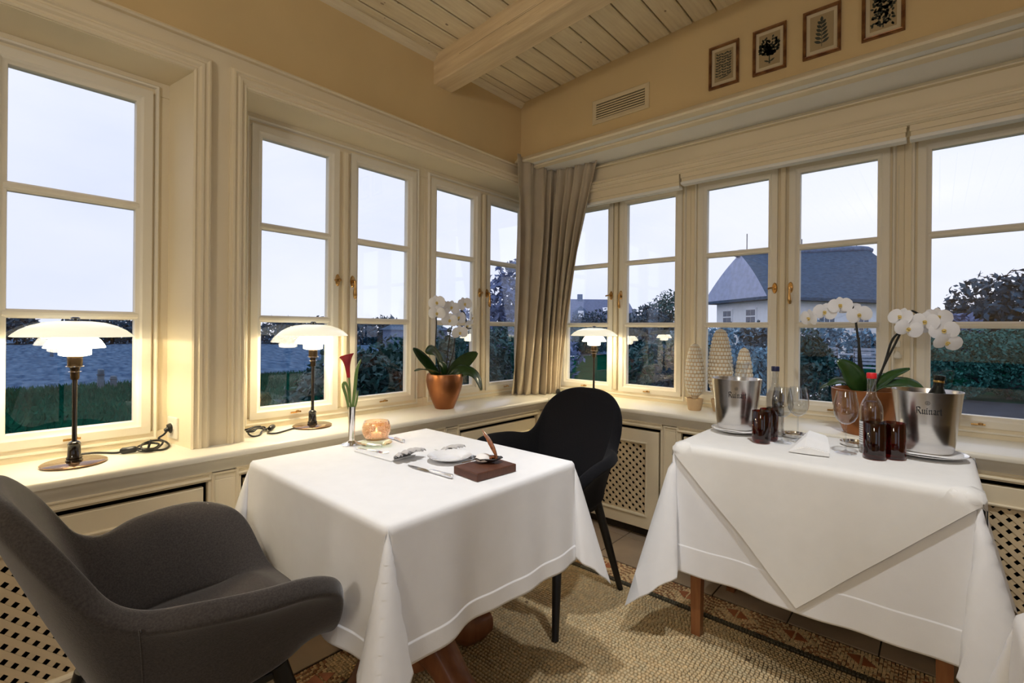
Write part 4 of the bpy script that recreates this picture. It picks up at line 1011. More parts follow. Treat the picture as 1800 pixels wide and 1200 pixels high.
# porcelain plate
def plate(name, loc, r, label, m='porcelain', cat='plate', well=.55):
    o = MB().lathe([(0, .004), (r * well * .95, .004), (r * well, .005), (r * well * 1.08, .008), (r * .96, .014), (r, .0155), (r, .0145), (r * .94, .011), (r * well * 1.05, .003), (r * well * .8, 0), (0, 0)], 48).build(name, m, None, smooth=True, loc=loc)
    return tag(o, label, cat)
plate('plate', (.648, -1.392, ZC + .004), .073, 'small white porcelain plate in front of the wooden board')
plate('glass_plate', (.305, -1.452, ZC), .060, 'clear glass plate lying beside the silver vase', 'plate_glass')
# knives with white-silver handles
def knife(a, b, label, blade=.52, z=ZC, cat='knife', hl=1):
    a = Vector((*a, z)); bb = Vector((*b, z)); d = (bb - a); L = d.length; rz = math.atan2(d.y, d.x)
    t = empty('table_knife', tuple(a), rz); tag(t, label, cat, 'table knives on the dining table')
    n = 10; rows = []
    for k in range(n + 1):
        f = k / n; wd = .0085 * (min(1, f * 3 + .15)) * (1 if f < .85 else lerp(1, .6, (f - .85) / .15)); x = L * blade * f
        rows.append([(x, -wd, .0025), (x, 0, .0035), (x, wd, .0025), (x, 0, .001), (x, -wd, .0025)])
    MB().grid(rows).build('blade', 'silver', t, smooth=True)
    MB().tube([(L * blade * .98, 0, .006), (L * (blade + .06), 0, .006), (L * .8, 0, .0065), (L * .97, 0, .007), (L, 0, .0065)], .006, 12, rs=[.004, .006, .0062, .0068, .004]).build('handle', 'steel_handle', t, smooth=True)
    return t
knife((.600, -1.524), (.805, -1.517), 'silver knife lying along the front of the white plate')
knife((.570, -1.312), (.750, -1.330), 'silver knife lying behind the white plate', .45)
knife((.232, -1.484), (.345, -1.452), 'silver knife with a white handle by the vase base', .42)
knife((.213, -1.333), (.335, -1.348), 'silver knife at the far edge beside the tealight', .42)
# fork by the glass plate
def fork(a, rz, label):
    t = empty('fork', a, rz); tag(t, label, 'fork')
    MB().tube([(0, 0, .003), (.05, 0, .004), (.09, 0, .008), (.105, 0, .006)], .003, 8, rs=[.004, .003, .002, .004]).build('handle', 'silver', t, smooth=True)
    for k in range(4):
        y = -.007 + k * .0047; MB().tube([(.104, y * .8, .006), (.12, y, .004), (.145, y, .008)], .0012, 6).build('tine', 'silver', t)
    MB().box(.100, .108, -.0075, .0075, .0045, .0065).build('root', 'silver', t)
fork((.30, -1.525, ZC), .22, 'silver fork half over the clear glass plate')
# folded napkin with fanned ends
def fan_napkin(loc, rz, label, L, W, nf, fh):
    t = empty('napkin', loc, rz); tag(t, label, 'napkin', 'fanned napkins on the dining table')
    MB().box(-L, 0, -W / 2, W / 2, 0, .004).build('fold', 'napkin_cloth', t, bevel=.0015)
    for k in range(nf):
        a = -.62 + 1.25 * k / max(1, nf - 1); b = MB(); rows = []
        for i in range(7):
            f = i / 6; wd = .016 * math.sin(PI * (.12 + .80 * f)) ** .7
            x = -.015 + .075 * f * math.cos(a); y = W * .30 * a + .075 * f * math.sin(a) * .7; zz = .005 + fh * math.sin(f * PI * .62) * (.55 + .45 * math.cos(a * 1.8)) 
            rows.append([(x, y - wd, zz - .006), (x, y, zz + .002), (x, y + wd, zz - .006)])
        o = b.grid(rows).build('pleat', 'napkin_shade', t, smooth='all', recalc=False); o.modifiers.new('t', 'SOLIDIFY').thickness = .002
fan_napkin((.520, -1.482, ZC), .05, 'white napkin with shaded fanned end left of the plate', .21, .105, 5, .034)
fan_napkin((.545, -1.312, ZC), -.05, 'small fanned napkin behind the white plate', .045, .05, 3, .020)
# wooden board with an oyster shell
t = empty('serving_board', (.830, -1.408, ZC), -.08); tag(t, 'dark brown wooden serving board at the table edge', 'board')
MB().box(-.056, .056, -.078, .078, 0, .024).build('block', 'board_wood', t, bevel=.003)
ob = (.818, -1.385, ZC + .0245); t = empty('oyster_shell', ob, .75); tag(t, 'open oyster shell filled with white cream on the wooden board', 'oyster')
def half_shell(cz_, ang, m, name, hgt):
    rows = []
    for i in range(9):
        f = i / 8; row = []
        for j in range(19):
            g = 2 * PI * j / 18; rr = f * (1 + .05 * math.sin(5 * g) + .04 * math.sin(9 * g + 1)); x = .046 * rr * math.cos(g); y = .028 * rr * math.sin(g); zz = hgt * (f ** 2) + .0012 * math.sin(7 * g) * f
            row.append((x, y, zz))
        rows.append(row)
    return rows
o = MB().grid(half_shell(0, 0, '', '', .014)).build('lower_shell', 'shell_dark', t, smooth='all', recalc=False); o.modifiers.new('t', 'SOLIDIFY').thickness = .003
b = MB(); rows = half_shell(0, 0, '', '', .010); 
M_ = Matrix.Translation((.040, 0, .014)) @ Matrix.Rotation(math.radians(-118), 4, 'Y') @ Matrix.Translation((.050, 0, 0))
b.grid([[tuple(M_ @ Vector((p[0] * 1.15, p[1] * .75, p[2]))) for p in r] for r in rows]); o = b.build('upper_shell', 'shell_amber', t, smooth='all', recalc=False); o.modifiers.new('t', 'SOLIDIFY').thickness = .0025
MB().lathe([(0, .004), (.022, .006), (.025, .013), (.020, .022), (.010, .026), (0, .027)], 18, (-.014, 0, 0)).build('cream', 'cream_food', t, smooth=True)
b = MB()
for k in range(9): b.lathe([(0, -.004), (.0045, -.001), (.004, .003), (0, .004)], 8, (.008 + .018 * R.random(), -.014 + .028 * R.random(), .014 + .004 * R.random()))
b.build('garnish', 'shell_amber', t, smooth=True)
t = empty('small_spoon', (.772, -1.452, ZC + .0245), 1.25); tag(t, 'small silver spoon resting on the wooden board', 'spoon')
MB().tube([(0, 0, .003), (.03, 0, .005), (.055, 0, .008)], .0015, 8).build('handle', 'silver', t, smooth=True)
MB().lathe([(0, .004), (.006, .005), (.009, .009), (.0085, .010), (.006, .0065), (0, .0055)], 16, (.063, 0, 0)).build('bowl', 'silver', t, smooth=True)

# ------------------------------------------------------------------ side table: buckets, bottles, glasses
ZS = ZT - .004 + .0085 + .0040
def nib_text(b, conv):
    """blackletter word drawn with a broad nib; conv(u,v)->xyz, u in em"""
    nib = (.045, .06)
    def st(x, *pts):
        for (a, c) in zip(pts[:-1], pts[1:]):
            p = [(x + a[0] - nib[0], a[1] - nib[1]), (x + a[0] + nib[0], a[1] + nib[1]), (x + c[0] + nib[0], c[1] + nib[1]), (x + c[0] - nib[0], c[1] - nib[1])]
            if abs((c[0] - a[0]) * nib[1] - (c[1] - a[1]) * nib[0]) < 1e-4: continue
            n_ = 4; b.add([conv(*q) for q in p], [(0, 1, 2, 3)])
    x = 0
    st(x, (.10, .95), (.12, .1), (.05, 0)); st(x, (.02, .92), (.30, 1.0), (.48, .80), (.38, .58), (.14, .50)); st(x, (.28, .52), (.44, .2), (.58, .02)); x += .68
    def stem(x0, h=.62): st(x0, (.0, h), (.04, h - .06), (.04, .10), (.12, .02))
    stem(x); st(x, (.06, .06), (.22, .14)); stem(x + .24); x += .46
    stem(x); st(x, (.03, .84), (.09, .78)); x += .26
    stem(x); st(x, (.06, .50), (.22, .62)); stem(x + .24); x += .46
    st(x, (.04, .56), (.20, .62), (.26, .50), (.26, .08), (.34, .0)); st(x, (.22, .36), (.06, .26), (.08, .06), (.22, .08)); x += .42
    stem(x); st(x, (.06, .52), (.18, .62), (.24, .54)); x += .34
    st(x, (.08, .86), (.08, .10), (.18, .0)); st(x, (-.02, .58), (.20, .62))
    return x + .26
def bucket(loc, label, rot):
    t = empty('wine_bucket', loc); tag(t, label, 'wine bucket', 'steel wine buckets on the side table')
    r0, r1, h = .0745, .0985, .212
    MB().lathe([(0, 0), (r0 - .006, 0), (r0, .006), (r0 + (r1 - r0) * .5, h * .5), (r1, h - .003), (r1 + .001, h), (r1 - .002, h), (r1 - .003, h - .004), (r0 - .002, .01), (0, .008)], 64).build('body', 'bucket_steel', t, smooth=True)
    def conv(u, v, s=.0245, zb=.138):
        z_ = zb + v * s; rr = r0 + (r1 - r0) * (z_ / h) + .0008; a = rot + (u - 1.25) * s / rr; return (rr * math.cos(a), rr * math.sin(a), z_)
    b = MB(); nib_text(b, conv); b.build('lettering', 'label_ink', t, recalc=False)
    b = MB()   # small crest above the name: star with a crown of rays
    def cv(u, v): return conv(1.25 + u, v, .0245, .172)
    for k in range(8):
        a = k * PI / 4; b.add([cv(.05 * math.cos(a + .5), .2 + .05 * math.sin(a + .5)), cv(.20 * math.cos(a), .2 + .20 * math.sin(a)), cv(.05 * math.cos(a - .5), .2 + .05 * math.sin(a - .5))], [(0, 1, 2)])
    b.add([cv(.27 * math.cos(g), .2 + .27 * math.sin(g)) for g in [2 * PI * k / 20 for k in range(20)]] + [cv(.23 * math.cos(g), .2 + .23 * math.sin(g)) for g in [2 * PI * k / 20 for k in range(20)]], [(k, (k + 1) % 20, 20 + (k + 1) % 20, 20 + k) for k in range(20)])
    b.build('crest', 'label_ink', t, recalc=False)
    return t
def cam_ang(loc, d=0.0): return math.atan2(-2.458 - loc[1], 1.861 - loc[0]) + d
B1 = (1.212, -.262, ZS + .017); B2 = (1.832, -.212, ZS + .017)
plate('under_plate', (B1[0], B1[1], ZS), .098, 'white plate with a napkin under the left wine bucket')
plate('under_plate', (B2[0], B2[1], ZS), .112, 'white plate with a napkin under the right wine bucket')
bucket(B1, 'steel wine bucket with a glass carafe, left on the side table', cam_ang(B1, .0))
bucket(B2, 'steel wine bucket with a dark bottle, right on the side table', cam_ang(B2, .03))
for (bx_, by_, _), lab, sz in ((B1, 'folded white napkin under the left wine bucket', .086), (B2, 'folded white napkin under the right wine bucket', .094)):
    b = MB(); 
    b.add([(sz * 1.05 * math.cos(a) , sz * 1.05 * math.sin(a), .0155 + .0022 * math.sin(3 * a)) for a in [PI / 4 + k * PI / 16 for k in range(32)]] + [(0, 0, .0145)], [(k, (k + 1) % 32, 32) for k in range(32)])
    o = b.build('bucket_napkin', 'napkin_cloth', None, smooth='all', recalc=False, loc=(bx_, by_, ZS)); o.modifiers.new('t', 'SOLIDIFY').thickness = .001
    tag(o, lab, 'napkin')
# carafe standing in the left bucket
o = MB().lathe([(0, .01), (.045, .01), (.050, .02), (.050, .10), (.030, .16), (.026, .20), (.032, .245), (.043, .272), (.0415, .272), (.031, .245), (.025, .20), (.029, .16), (.048, .10), (.048, .022), (0, .016)], 36).build('carafe', 'clear_glass', None, smooth=True, loc=(B1[0] + .006, B1[1] + .02, B1[2] + .008))
tag(o, 'clear glass carafe standing in the left wine bucket', 'carafe')
# champagne bottle leaning in the right bucket
t = empty('wine_bottle', (B2[0] + .012, B2[1] + .018, B2[2] + .018)); t.rotation_euler = (-.05, .09, 0); tag(t, 'dark wine bottle leaning in the right wine bucket', 'bottle')
MB().lathe([(0, 0), (.036, 0), (.038, .01), (.038, .13), (.030, .17), (.0155, .205), (.0145, .215)], 28).build('body', 'foil_black', t, smooth=True)
MB().lathe([(.0145, .20), (.0150, .21), (.0148, .232), (.0165, .236), (.0165, .246), (.0145, .248), (0, .248)], 24).build('neck_foil', 'foil_black', t, smooth=True)
MB().lathe([(.0152, .222), (.0156, .223), (.0156, .229), (.0152, .230)], 24, caps=False).build('gold_band', 'foil_gold', t, smooth=True)
# clear bottles
def bottle(loc, label, cap, liquid=None, lab=False):
    t = empty('bottle', loc); tag(t, label, 'bottle')
    outp = [(0, .003), (.030, .001), (.034, .006), (.0345, .02), (.0345, .150), (.033, .168), (.026, .186), (.0165, .203), (.0135, .222), (.0130, .258), (.0142, .262), (.0142, .268)]
    inn = [(r - .0018, zz) for r, zz in outp[2:]][::-1]
    MB().lathe(outp + inn + [(0, .010)], 36, caps=False).build('glass', 'clear_glass', t, smooth=True)
    MB().lathe([(0, .266), (.0150, .266), (.0155, .268), (.0155, .284), (.0140, .286), (0, .286)], 20).build('cap', cap, t, smooth=True)
    if liquid: MB().lathe([(0, .011), (.0318, .012), (.0322, .02), (.0322, .148), (.0305, .166), (.0235, .184), (0, .184)], 30).build('water', liquid, t, smooth=True)
    if lab:
        b = MB(); n = 14
        vs = [(.0349 * math.cos(a), .0349 * math.sin(a), zz) for zz in (.030, .112) for a in [lab + .9 * (k / n - .5) * 2 for k in range(n + 1)]]
        b.add(vs, [(k, k + 1, n + 2 + k, n + 1 + k) for k in range(n)]); b.build('label', 'paper_white', t, smooth='all', recalc=False)
        b = MB(); rp = random.Random(2)
        for r_ in range(9):
            zz = .037 + r_ * .008; a = lab - .75
            while a < lab + .7:
                w_ = rp.uniform(.05, .14); b.add([(.0352 * math.cos(g), .0352 * math.sin(g), q) for g, q in ((a, zz), (a + w_, zz), (a + w_, zz + .003), (a, zz + .003))], [(0, 1, 2, 3)]); a += w_ + .05
        b.build('print', 'label_ink', t, recalc=False)
    return t
glass_mat('water', (.93, .90, .88), .6)
bottle((1.352, -.215, ZS), 'clear water bottle with a dark blue cap behind the left wine glasses', 'cap_blue', 'water', 2.3)
bottle((1.683, -.300, ZS), 'clear water bottle with a red cap in front of the copper pot', 'cap_red', 'water', 3.4)
def coaster(loc, label):
    o = MB().lathe([(0, 0), (.045, 0), (.048, .004), (.049, .012), (.047, .012), (.045, .005), (0, .004)], 36).build('bottle_coaster', 'silver', None, smooth=True, loc=loc); tag(o, label, 'coaster')
coaster((1.418, -.185, ZS), 'silver coaster behind the left wine glasses'); coaster((1.625, -.195, ZS), 'silver coaster left of the red-capped bottle')
def wine_glass(loc, label, s=1.0):
    t = empty('wine_glass', loc); tag(t, label, 'glass', 'wine glasses on the side table')
    bo = [(.0025, .098), (.012, .101), (.026, .112), (.035, .130), (.038, .150), (.0365, .172), (.031, .200), (.0285, .214)]
    MB().lathe([(r * s, zz * s) for r, zz in bo + [(r - .0010, zz) for r, zz in bo[::-1][:-1]] + [(0, .1035)]], 36, caps=False).build('bowl', 'clear_glass', t, smooth=True)
    MB().lathe([(r * s, zz * s) for r, zz in [(.0033, .008), (.0030, .05), (.0030, .09), (.0040, .100)]], 14).build('stem', 'clear_glass', t, smooth=True)
    MB().lathe([(r * s, zz * s) for r, zz in [(0, 0), (.032, 0), (.033, .001), (.025, .003), (.008, .007), (.003, .011), (0, .011)]], 36).build('foot', 'clear_glass', t, smooth=True)
wine_glass((1.408, -.350, ZS), 'left of the two wine glasses standing together'); wine_glass((1.449, -.283, ZS), 'right of the two wine glasses standing together')
wine_glass((1.616, -.372, ZS), 'single wine glass left of the red-capped bottle', 1.03)
def tumbler(loc, label):
    o = MB().lathe([(0, .0), (.030, .0), (.0325, .004), (.0330, .012), (.0335, .120), (.0325, .1215), (.0315, .120), (.0305, .014), (0, .010)], 36).build('tumbler', 'amber_glass', None, smooth=True, loc=loc); tag(o, label, 'tumbler', 'dark red glass tumblers on the side table')
tumbler((1.345, -.395, ZS), 'dark red glass tumbler in front of the left bucket'); tumbler((1.355, -.322, ZS), 'dark red tumbler half hidden behind the left front tumbler')
tumbler((1.700, -.385, ZS), 'dark red tumbler in front of the red-capped bottle'); tumbler((1.750, -.336, ZS), 'dark red tumbler half hidden right of the red-capped bottle')
# folded napkin stack between the glasses
t = empty('folded_napkin', (1.515, -.432, ZS), .12); tag(t, 'white folded napkin lying between the wine glasses', 'napkin')
def wedge(dz, s, name):
    X = [-.062 * s, -.01, .062 * s]; rows = [[(X[0], -.055 * s, .002 + dz), (X[1], -.06 * s, .024 + dz), (X[2], -.055 * s, .012 + dz)], [(X[0] * .9, .0, .010 + dz), (X[1], 0, .048 + dz), (X[2] * .95, 0, .032 + dz)], [(X[0] * .7, .06, .018 + dz), (X[1] + .005, .062, .060 + dz), (X[2] * .85, .055, .048 + dz)]]
    b = MB(); b.grid(rows); flat = [[(x, y, dz * .2) for x, y, _ in r] for r in rows]; b.grid(flat)
    loop = lambda g: [g[0][0], g[0][1], g[0][2], g[1][2], g[2][2], g[2][1], g[2][0], g[1][0]]
    a, c = loop(rows), loop(flat); b.add(a + c, [(k, (k + 1) % 8, 8 + (k + 1) % 8, 8 + k) for k in range(8)]); b.build(name, 'napkin_cloth', t, bevel=.002)
wedge(0, 1.0, 'fold'); wedge(.004, .93, 'top_fold')
# ------------------------------------------------------------------ outside: ground, hedges, trees, houses
G = -.10
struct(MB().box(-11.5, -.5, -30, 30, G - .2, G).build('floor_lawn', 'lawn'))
nrg = np.random.default_rng(11)
def terrain(name, x0, x1, y0, y1, nx, ny, amp, m):
    X = np.linspace(x0, x1, nx); Y = np.linspace(y0, y1, ny); rows = [[(x, y, G + float(nrg.uniform(-amp, amp)) + .02) for x in X] for y in Y]
    return struct(MB().grid(rows).build(name, m, None, smooth='all', recalc=False))
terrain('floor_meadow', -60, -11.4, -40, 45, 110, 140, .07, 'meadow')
struct(MB().box(-.5, 60, .75, 70, G - .2, G).box(-60, -.5, 30, 80, G - .2, G - .02).build('floor_garden', 'lawn'))
# tufts of grass along the lawn edge and near the windows
ng = 16000; gx = np.where(nrg.random(ng) < .55, -11.5 + nrg.random(ng) ** 2 * 3.0, nrg.uniform(-11, -2.9, ng)); gy = nrg.uniform(-6, 4.4, ng); hh = nrg.uniform(.04, .13, ng); an = nrg.uniform(0, 6.28, ng); wd = nrg.uniform(.01, .025, ng); ln = nrg.normal(0, .03, (ng, 2))
Vg = np.zeros((ng, 4, 3)); Vg[:, 0] = np.stack([gx - wd * np.cos(an), gy - wd * np.sin(an), np.full(ng, G)], 1); Vg[:, 1] = np.stack([gx + wd * np.cos(an), gy + wd * np.sin(an), np.full(ng, G)], 1)
Vg[:, 2] = np.stack([gx + ln[:, 0] + .003, gy + ln[:, 1], G + hh], 1); Vg[:, 3] = np.stack([gx + ln[:, 0] - .003, gy + ln[:, 1], G + hh], 1)
def foliage(n, c, rad, size, seed, shell=.55, flat=0.0, bumps=.22):
    g = np.random.default_rng(seed); d = g.normal(size=(n, 3)); d /= np.linalg.norm(d, axis=1)[:, None]
    k = g.normal(size=(7, 3)) * 2.2; ph = g.uniform(0, 6.28, 7)
    lump = 1 + bumps * np.sin(d @ k.T + ph).mean(1) * 2.2
    r = (shell + (1 - shell) * g.random(n) ** .5) * lump
    P = np.array(c) + d * r[:, None] * np.array(rad)
    if flat: P[:, 2] = np.where(P[:, 2] < flat, flat + g.random(n) * .1, P[:, 2])
    a = g.normal(size=(n, 3)); a /= np.linalg.norm(a, axis=1)[:, None]; b = np.cross(a, d + .6 * g.normal(size=(n, 3))); b /= np.linalg.norm(b, axis=1)[:, None] + 1e-9
    s = size * g.uniform(.6, 1.4, n)[:, None]
    V = np.stack([P - a * s, P + b * s * .45, P + a * s, P - b * s * .45], 1).reshape(-1, 3)
    F = np.arange(n * 4).reshape(n, 4)
    return V, F
def np_mesh(name, V, F):
    me = bpy.data.meshes.new(name); me.vertices.add(len(V)); me.vertices.foreach_set('co', V.astype(np.float32).ravel())
    me.loops.add(F.size); me.polygons.add(len(F)); me.loops.foreach_set('vertex_index', F.astype(np.int32).ravel())
    me.polygons.foreach_set('loop_start', np.arange(0, F.size, 4, dtype=np.int32)); me.polygons.foreach_set('loop_total', np.full(len(F), 4, np.int32)); me.update()
    return me
def plant(name, base, blobs, n, size, m, label, cat, seed, trunk=.05, th=.5, group=None, shell=.55):
    """blobs: list of (centre offset, radii) relative to the base"""
    t = empty(name, base); tag(t, label, cat, group); Vs = []; Fs = []; k = 0; vol = [r[0] * r[1] + r[2] * r[0] for _, r in blobs]
    for i, (c, r) in enumerate(blobs):
        V, F = foliage(int(n * vol[i] / sum(vol)), c, r, size, seed * 31 + i, shell=shell); Vs.append(V); Fs.append(F + k); k += len(V)
    o = link('foliage', np_mesh('foliage', np.vstack(Vs), np.vstack(Fs)), m, t); o['kind'] = 'stuff'
    c0 = blobs[0][0]; pts = [(0, 0, -.05), (.02, .01, th * .5), (c0[0] * .5, c0[1] * .5, th), tuple(c0)]
    b = MB(); b.tube(curve(pts, 8), trunk, 8, rs=[trunk * (1.2 - .1 * q) for q in range(8)])
    for q in range(5):
        a = q * 1.3 + seed; bl = blobs[q % len(blobs)]; e = [bl[0][i] + .6 * bl[1][i] * [math.cos(a), math.sin(a), .3][i] for i in range(3)]
        b.tube([(0, 0, th * .7), tuple(lerp(0, e[i], .5) + (th * .2 if i == 2 else 0) for i in range(3)), tuple(e)], trunk * .4, 6)
    b.build('trunk', 'bark', t); return t
go = link('grass_tufts', np_mesh('grass_tufts', Vg.reshape(-1, 3), np.arange(ng * 4).reshape(ng, 4)), 'grass_blade'); go['kind'] = 'stuff'; go['label'] = 'dark green grass tufts on the lawn outside the left windows'; go['category'] = 'grass'
# hedge of laurel outside the left windows
blobs = []
for x, y, hh in [(-1.62, -.52, 1.02), (-1.86, .12, 1.10), (-1.98, .82, 1.14), (-2.0, 1.6, 1.2)]:
    blobs += [((x + 1.8, y - .5, hh * .55), (.46, .46, hh * .52)), ((x + 1.9, y - .35, hh * .8), (.35, .35, hh * .30))]
plant('laurel_hedge', (-1.8, .5, G), blobs, 20000, .032, 'leaf_dark', 'dark laurel hedge outside the left windows behind the orchid', 'hedge', 40, .03, .3, shell=.7)
# hedgerow and far trees beyond the meadow
lab = ['dark hedge trees beyond the meadow at the left edge', 'dark hedge trees beyond the meadow above the nearest lamp', 'hedge trees beyond the meadow right of the nearest lamp', 'hedge trees beyond the meadow behind the second lamp', 'hedge trees beyond the meadow left of the laurel', 'blue far trees above the laurel hedge']
for i, (x, y) in enumerate([(-43, -7.6), (-43, -1.6), (-41, 4.2), (-38, 9.5), (-35, 14.5), (-31, 19.5)]):
    plant('field_hedge', (x, y, G), [((0, q, 1.0 + .15 * math.sin(q * 3 + i)), (1.3, .95, .95 + .12 * math.sin(q * 5 + i))) for q in (-1.75, -.6, .6, 1.75)], 3200, .16, 'leaf_night', lab[i], 'trees', 60 + i, .1, .8, 'field hedge beyond the meadow')
def far_roof():
    t = empty('farmhouse', (-24.5, 17.5, G)); tag(t, 'tiny far farmhouse roof above the laurel hedge', 'house')
    MB().add([(-2.2, -1, 0), (2.2, -1, 0), (2.2, 1, 0), (-2.2, 1, 0), (-2.2, -1, 1.2), (2.2, -1, 1.2), (2.2, 1, 1.2), (-2.2, 1, 1.2)], [(0, 1, 5, 4), (1, 2, 6, 5), (2, 3, 7, 6), (3, 0, 4, 7)]).build('wall', 'thatch_ridge', t)
    MB().add([(-2.4, -1.2, 1.2), (2.4, -1.2, 1.2), (2.4, 1.2, 1.2), (-2.4, 1.2, 1.2), (-.6, 0, 2.05), (.8, 0, 2.05)], [(0, 1, 5, 4), (1, 2, 5), (2, 3, 4, 5), (3, 0, 4)]).build('roof', 'thatch', t); MB().box(.0, .3, -.15, .15, 1.9, 2.5).build('chimney', 'thatch_ridge', t)
far_roof()
# fence posts
for (x, y, h, lb) in [(-24.4, -.20, 1.05, 'thin far fence post left of the nearest lamp'), (-21.6, .0, 1.15, 'thin far fence post in the meadow behind the nearest lamp'), (-11.0, -.62, .40, 'stubby weathered post at the lawn edge'), (-11.1, -.40, .24, 'short broken post at the lawn edge'), (-19.5, 1.9, .8, 'thin fence post right of the nearest lamp')]:
    a = .055 if h < .7 else .05
    t = empty('fence_post', (x, y, G)); tag(t, lb, 'post', 'weathered fence posts in the meadow')
    MB().add([(-a, -a, 0), (a, -a, 0), (a, a, 0), (-a, a, 0), (-a * .9, -a * .8, h), (a * .8, -a * .9, h * .97), (a * .8, a, h * .95), (-a, a * .8, h)], [(0, 3, 2, 1), (4, 5, 6, 7), (0, 1, 5, 4), (1, 2, 6, 5), (2, 3, 7, 6), (3, 0, 4, 7)]).build('post', 'post_wood', t, bevel=.015)
    MB().tube([(-a * 1.05, -a * 1.05, h * .7), (a * 1.05, -a * 1.05, h * .7), (a * 1.05, a * 1.05, h * .7), (-a * 1.05, a * 1.05, h * .7)], .006, 5, closed=True).build('wire', 'bark', t)
# tall hazy tree beside the curtain
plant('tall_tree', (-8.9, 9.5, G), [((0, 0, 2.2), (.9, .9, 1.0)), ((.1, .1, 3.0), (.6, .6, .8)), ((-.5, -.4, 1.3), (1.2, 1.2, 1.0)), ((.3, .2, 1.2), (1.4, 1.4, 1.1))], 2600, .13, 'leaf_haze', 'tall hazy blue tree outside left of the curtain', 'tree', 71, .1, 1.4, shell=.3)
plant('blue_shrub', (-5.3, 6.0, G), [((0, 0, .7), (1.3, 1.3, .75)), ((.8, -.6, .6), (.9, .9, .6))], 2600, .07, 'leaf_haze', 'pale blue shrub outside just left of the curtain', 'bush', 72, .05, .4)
# far house with dormer
def farhouse():
    t = empty('far_house', (-21.8, 36.2, G), math.atan2(2.53, 2.86)); tag(t, 'far grey house with a dormer seen beside the curtain', 'house')
    MB().box(-4.0, 3.2, -1.6, 1.6, 0, 2.2).build('wall', 'roof_slate', t)
    rf = MB().add([(-4.2, -2.1, 2.1), (3.4, -2.1, 2.1), (3.4, 2.1, 2.1), (-4.2, 2.1, 2.1), (-3.4, 0, 4.15), (2.8, 0, 4.15)], [(0, 1, 5, 4), (1, 2, 5), (2, 3, 4, 5), (3, 0, 4)]).build('roof', 'roof_slate', t)
    for x in (-1.6, 1.9): MB().box(x - .22, x + .22, -.2, .2, 3.9, 4.6).build('chimney', 'thatch_ridge', t)
    d = MB().add([(-2.4, -2.1, 2.3), (-1.2, -2.1, 2.3), (-1.2, -2.1, 2.9), (-1.8, -2.1, 3.45), (-2.4, -2.1, 2.9), (-2.4, -.6, 2.9), (-1.2, -.6, 2.9), (-1.8, -.4, 3.45)], [(0, 1, 2, 3, 4), (3, 2, 6, 7), (3, 7, 5, 4), (0, 4, 5), (1, 6, 2)]).build('dormer', 'thatch_ridge', t)
    MB().box(-2.05, -1.55, -2.14, -2.1, 2.45, 3.0).build('dormer_window', 'house_white', d)
    MB().add([(.3, -1.35, 2.95), (.8, -1.35, 2.95), (.8, -1.0, 3.3), (.3, -1.0, 3.3)], [(0, 1, 2, 3)]).build('skylight', 'house_white', rf, loc=(0, -.06, .06))
    for x in (1.3, 2.1, -.4): MB().box(x, x + .45, -1.64, -1.6, 1.0, 1.9).build('window', 'house_white', t)
farhouse()
for i, (x, y, r, h, m, lb) in enumerate([(-16.3, 27.5, 2.0, 2.6, 'leaf_night', 'dark bushy trees in front of the far dormer house'), (-8.6, 17.7, 1.0, 2.0, 'leaf_night', 'low round tree nearest the corner lamp in the garden'), (-10.2, 22.9, 1.2, 2.6, 'leaf_night', 'round dark tree left of the thatched house'), (-11.8, 29.3, 1.7, 4.1, 'leaf_dark', 'tall rounded tree beside the window post left of the thatched house')]):
    plant('garden_tree', (x, y, G), [((0, 0, h * .62), (r, r, h * .42)), ((r * .5, -r * .3, h * .5), (r * .7, r * .7, h * .35)), ((-r * .6, r * .2, h * .5), (r * .7, r * .7, h * .38))], 2600, .12, m, lb, 'tree', 80 + i, .12, h * .4, 'trees across the garden')
plant('low_hedge', (-12.0, 19.6, G), [((q, q * .55, .75), (1.4, 1.2, .80)) for q in (-3, -1.5, 0)], 4200, .12, 'leaf_dark', 'low dark hedge across the lawn behind the corner lamp', 'hedge', 90, .06, .3)
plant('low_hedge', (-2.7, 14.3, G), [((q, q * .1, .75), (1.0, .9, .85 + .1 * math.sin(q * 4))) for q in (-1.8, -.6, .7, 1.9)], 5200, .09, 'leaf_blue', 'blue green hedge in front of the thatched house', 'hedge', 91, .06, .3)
plant('dark_shrub', (-2.5, 7.1, G), [((0, 0, .55), (1.0, 1.0, .68)), ((.9, -.4, .5), (.8, .8, .6))], 3400, .055, 'leaf_dark', 'dark shrub behind the pane right of the corner lamp', 'bush', 92, .05, .3)
plant('dark_shrub', (-.75, 4.3, G), [((0, 0, .5), (.55, .55, .62)), ((.2, .2, .45), (.4, .4, .5))], 2600, .05, 'leaf_night', 'dark low shrub left of the woven cones', 'bush', 93, .05, .3)
plant('pale_shrub', (.36, 2.95, G), [((0, 0, .55), (.28, .28, .62)), ((.05, -.05, .90), (.22, .22, .28))], 2800, .032, 'leaf_blue', 'pale blue leafy shrub outside behind the clear bottle', 'bush', 94, .03, .3)
plant('dark_shrub', (-.05, 6.0, G), [((0, 0, .65), (.62, .62, .75)), ((-.2, .3, .7), (.5, .5, .7))], 3200, .05, 'leaf_night', 'dark shrub outside behind the woven cones', 'bush', 95, .04, .3)
plant('green_shrub', (.70, 4.25, G), [((0, 0, .6), (.29, .30, .66)), ((.02, 0, .95), (.24, .24, .28))], 3000, .036, 'leaf_dark', 'dark green shrub outside left of the garden bench', 'bush', 96, .03, .3)
plant('pale_shrub', (.55, 3.66, G), [((0, 0, .92), (.15, .15, .17))], 700, .034, 'leaf_blue', 'small pale flowering shrub left of the garden bench', 'bush', 97, .02, .5)
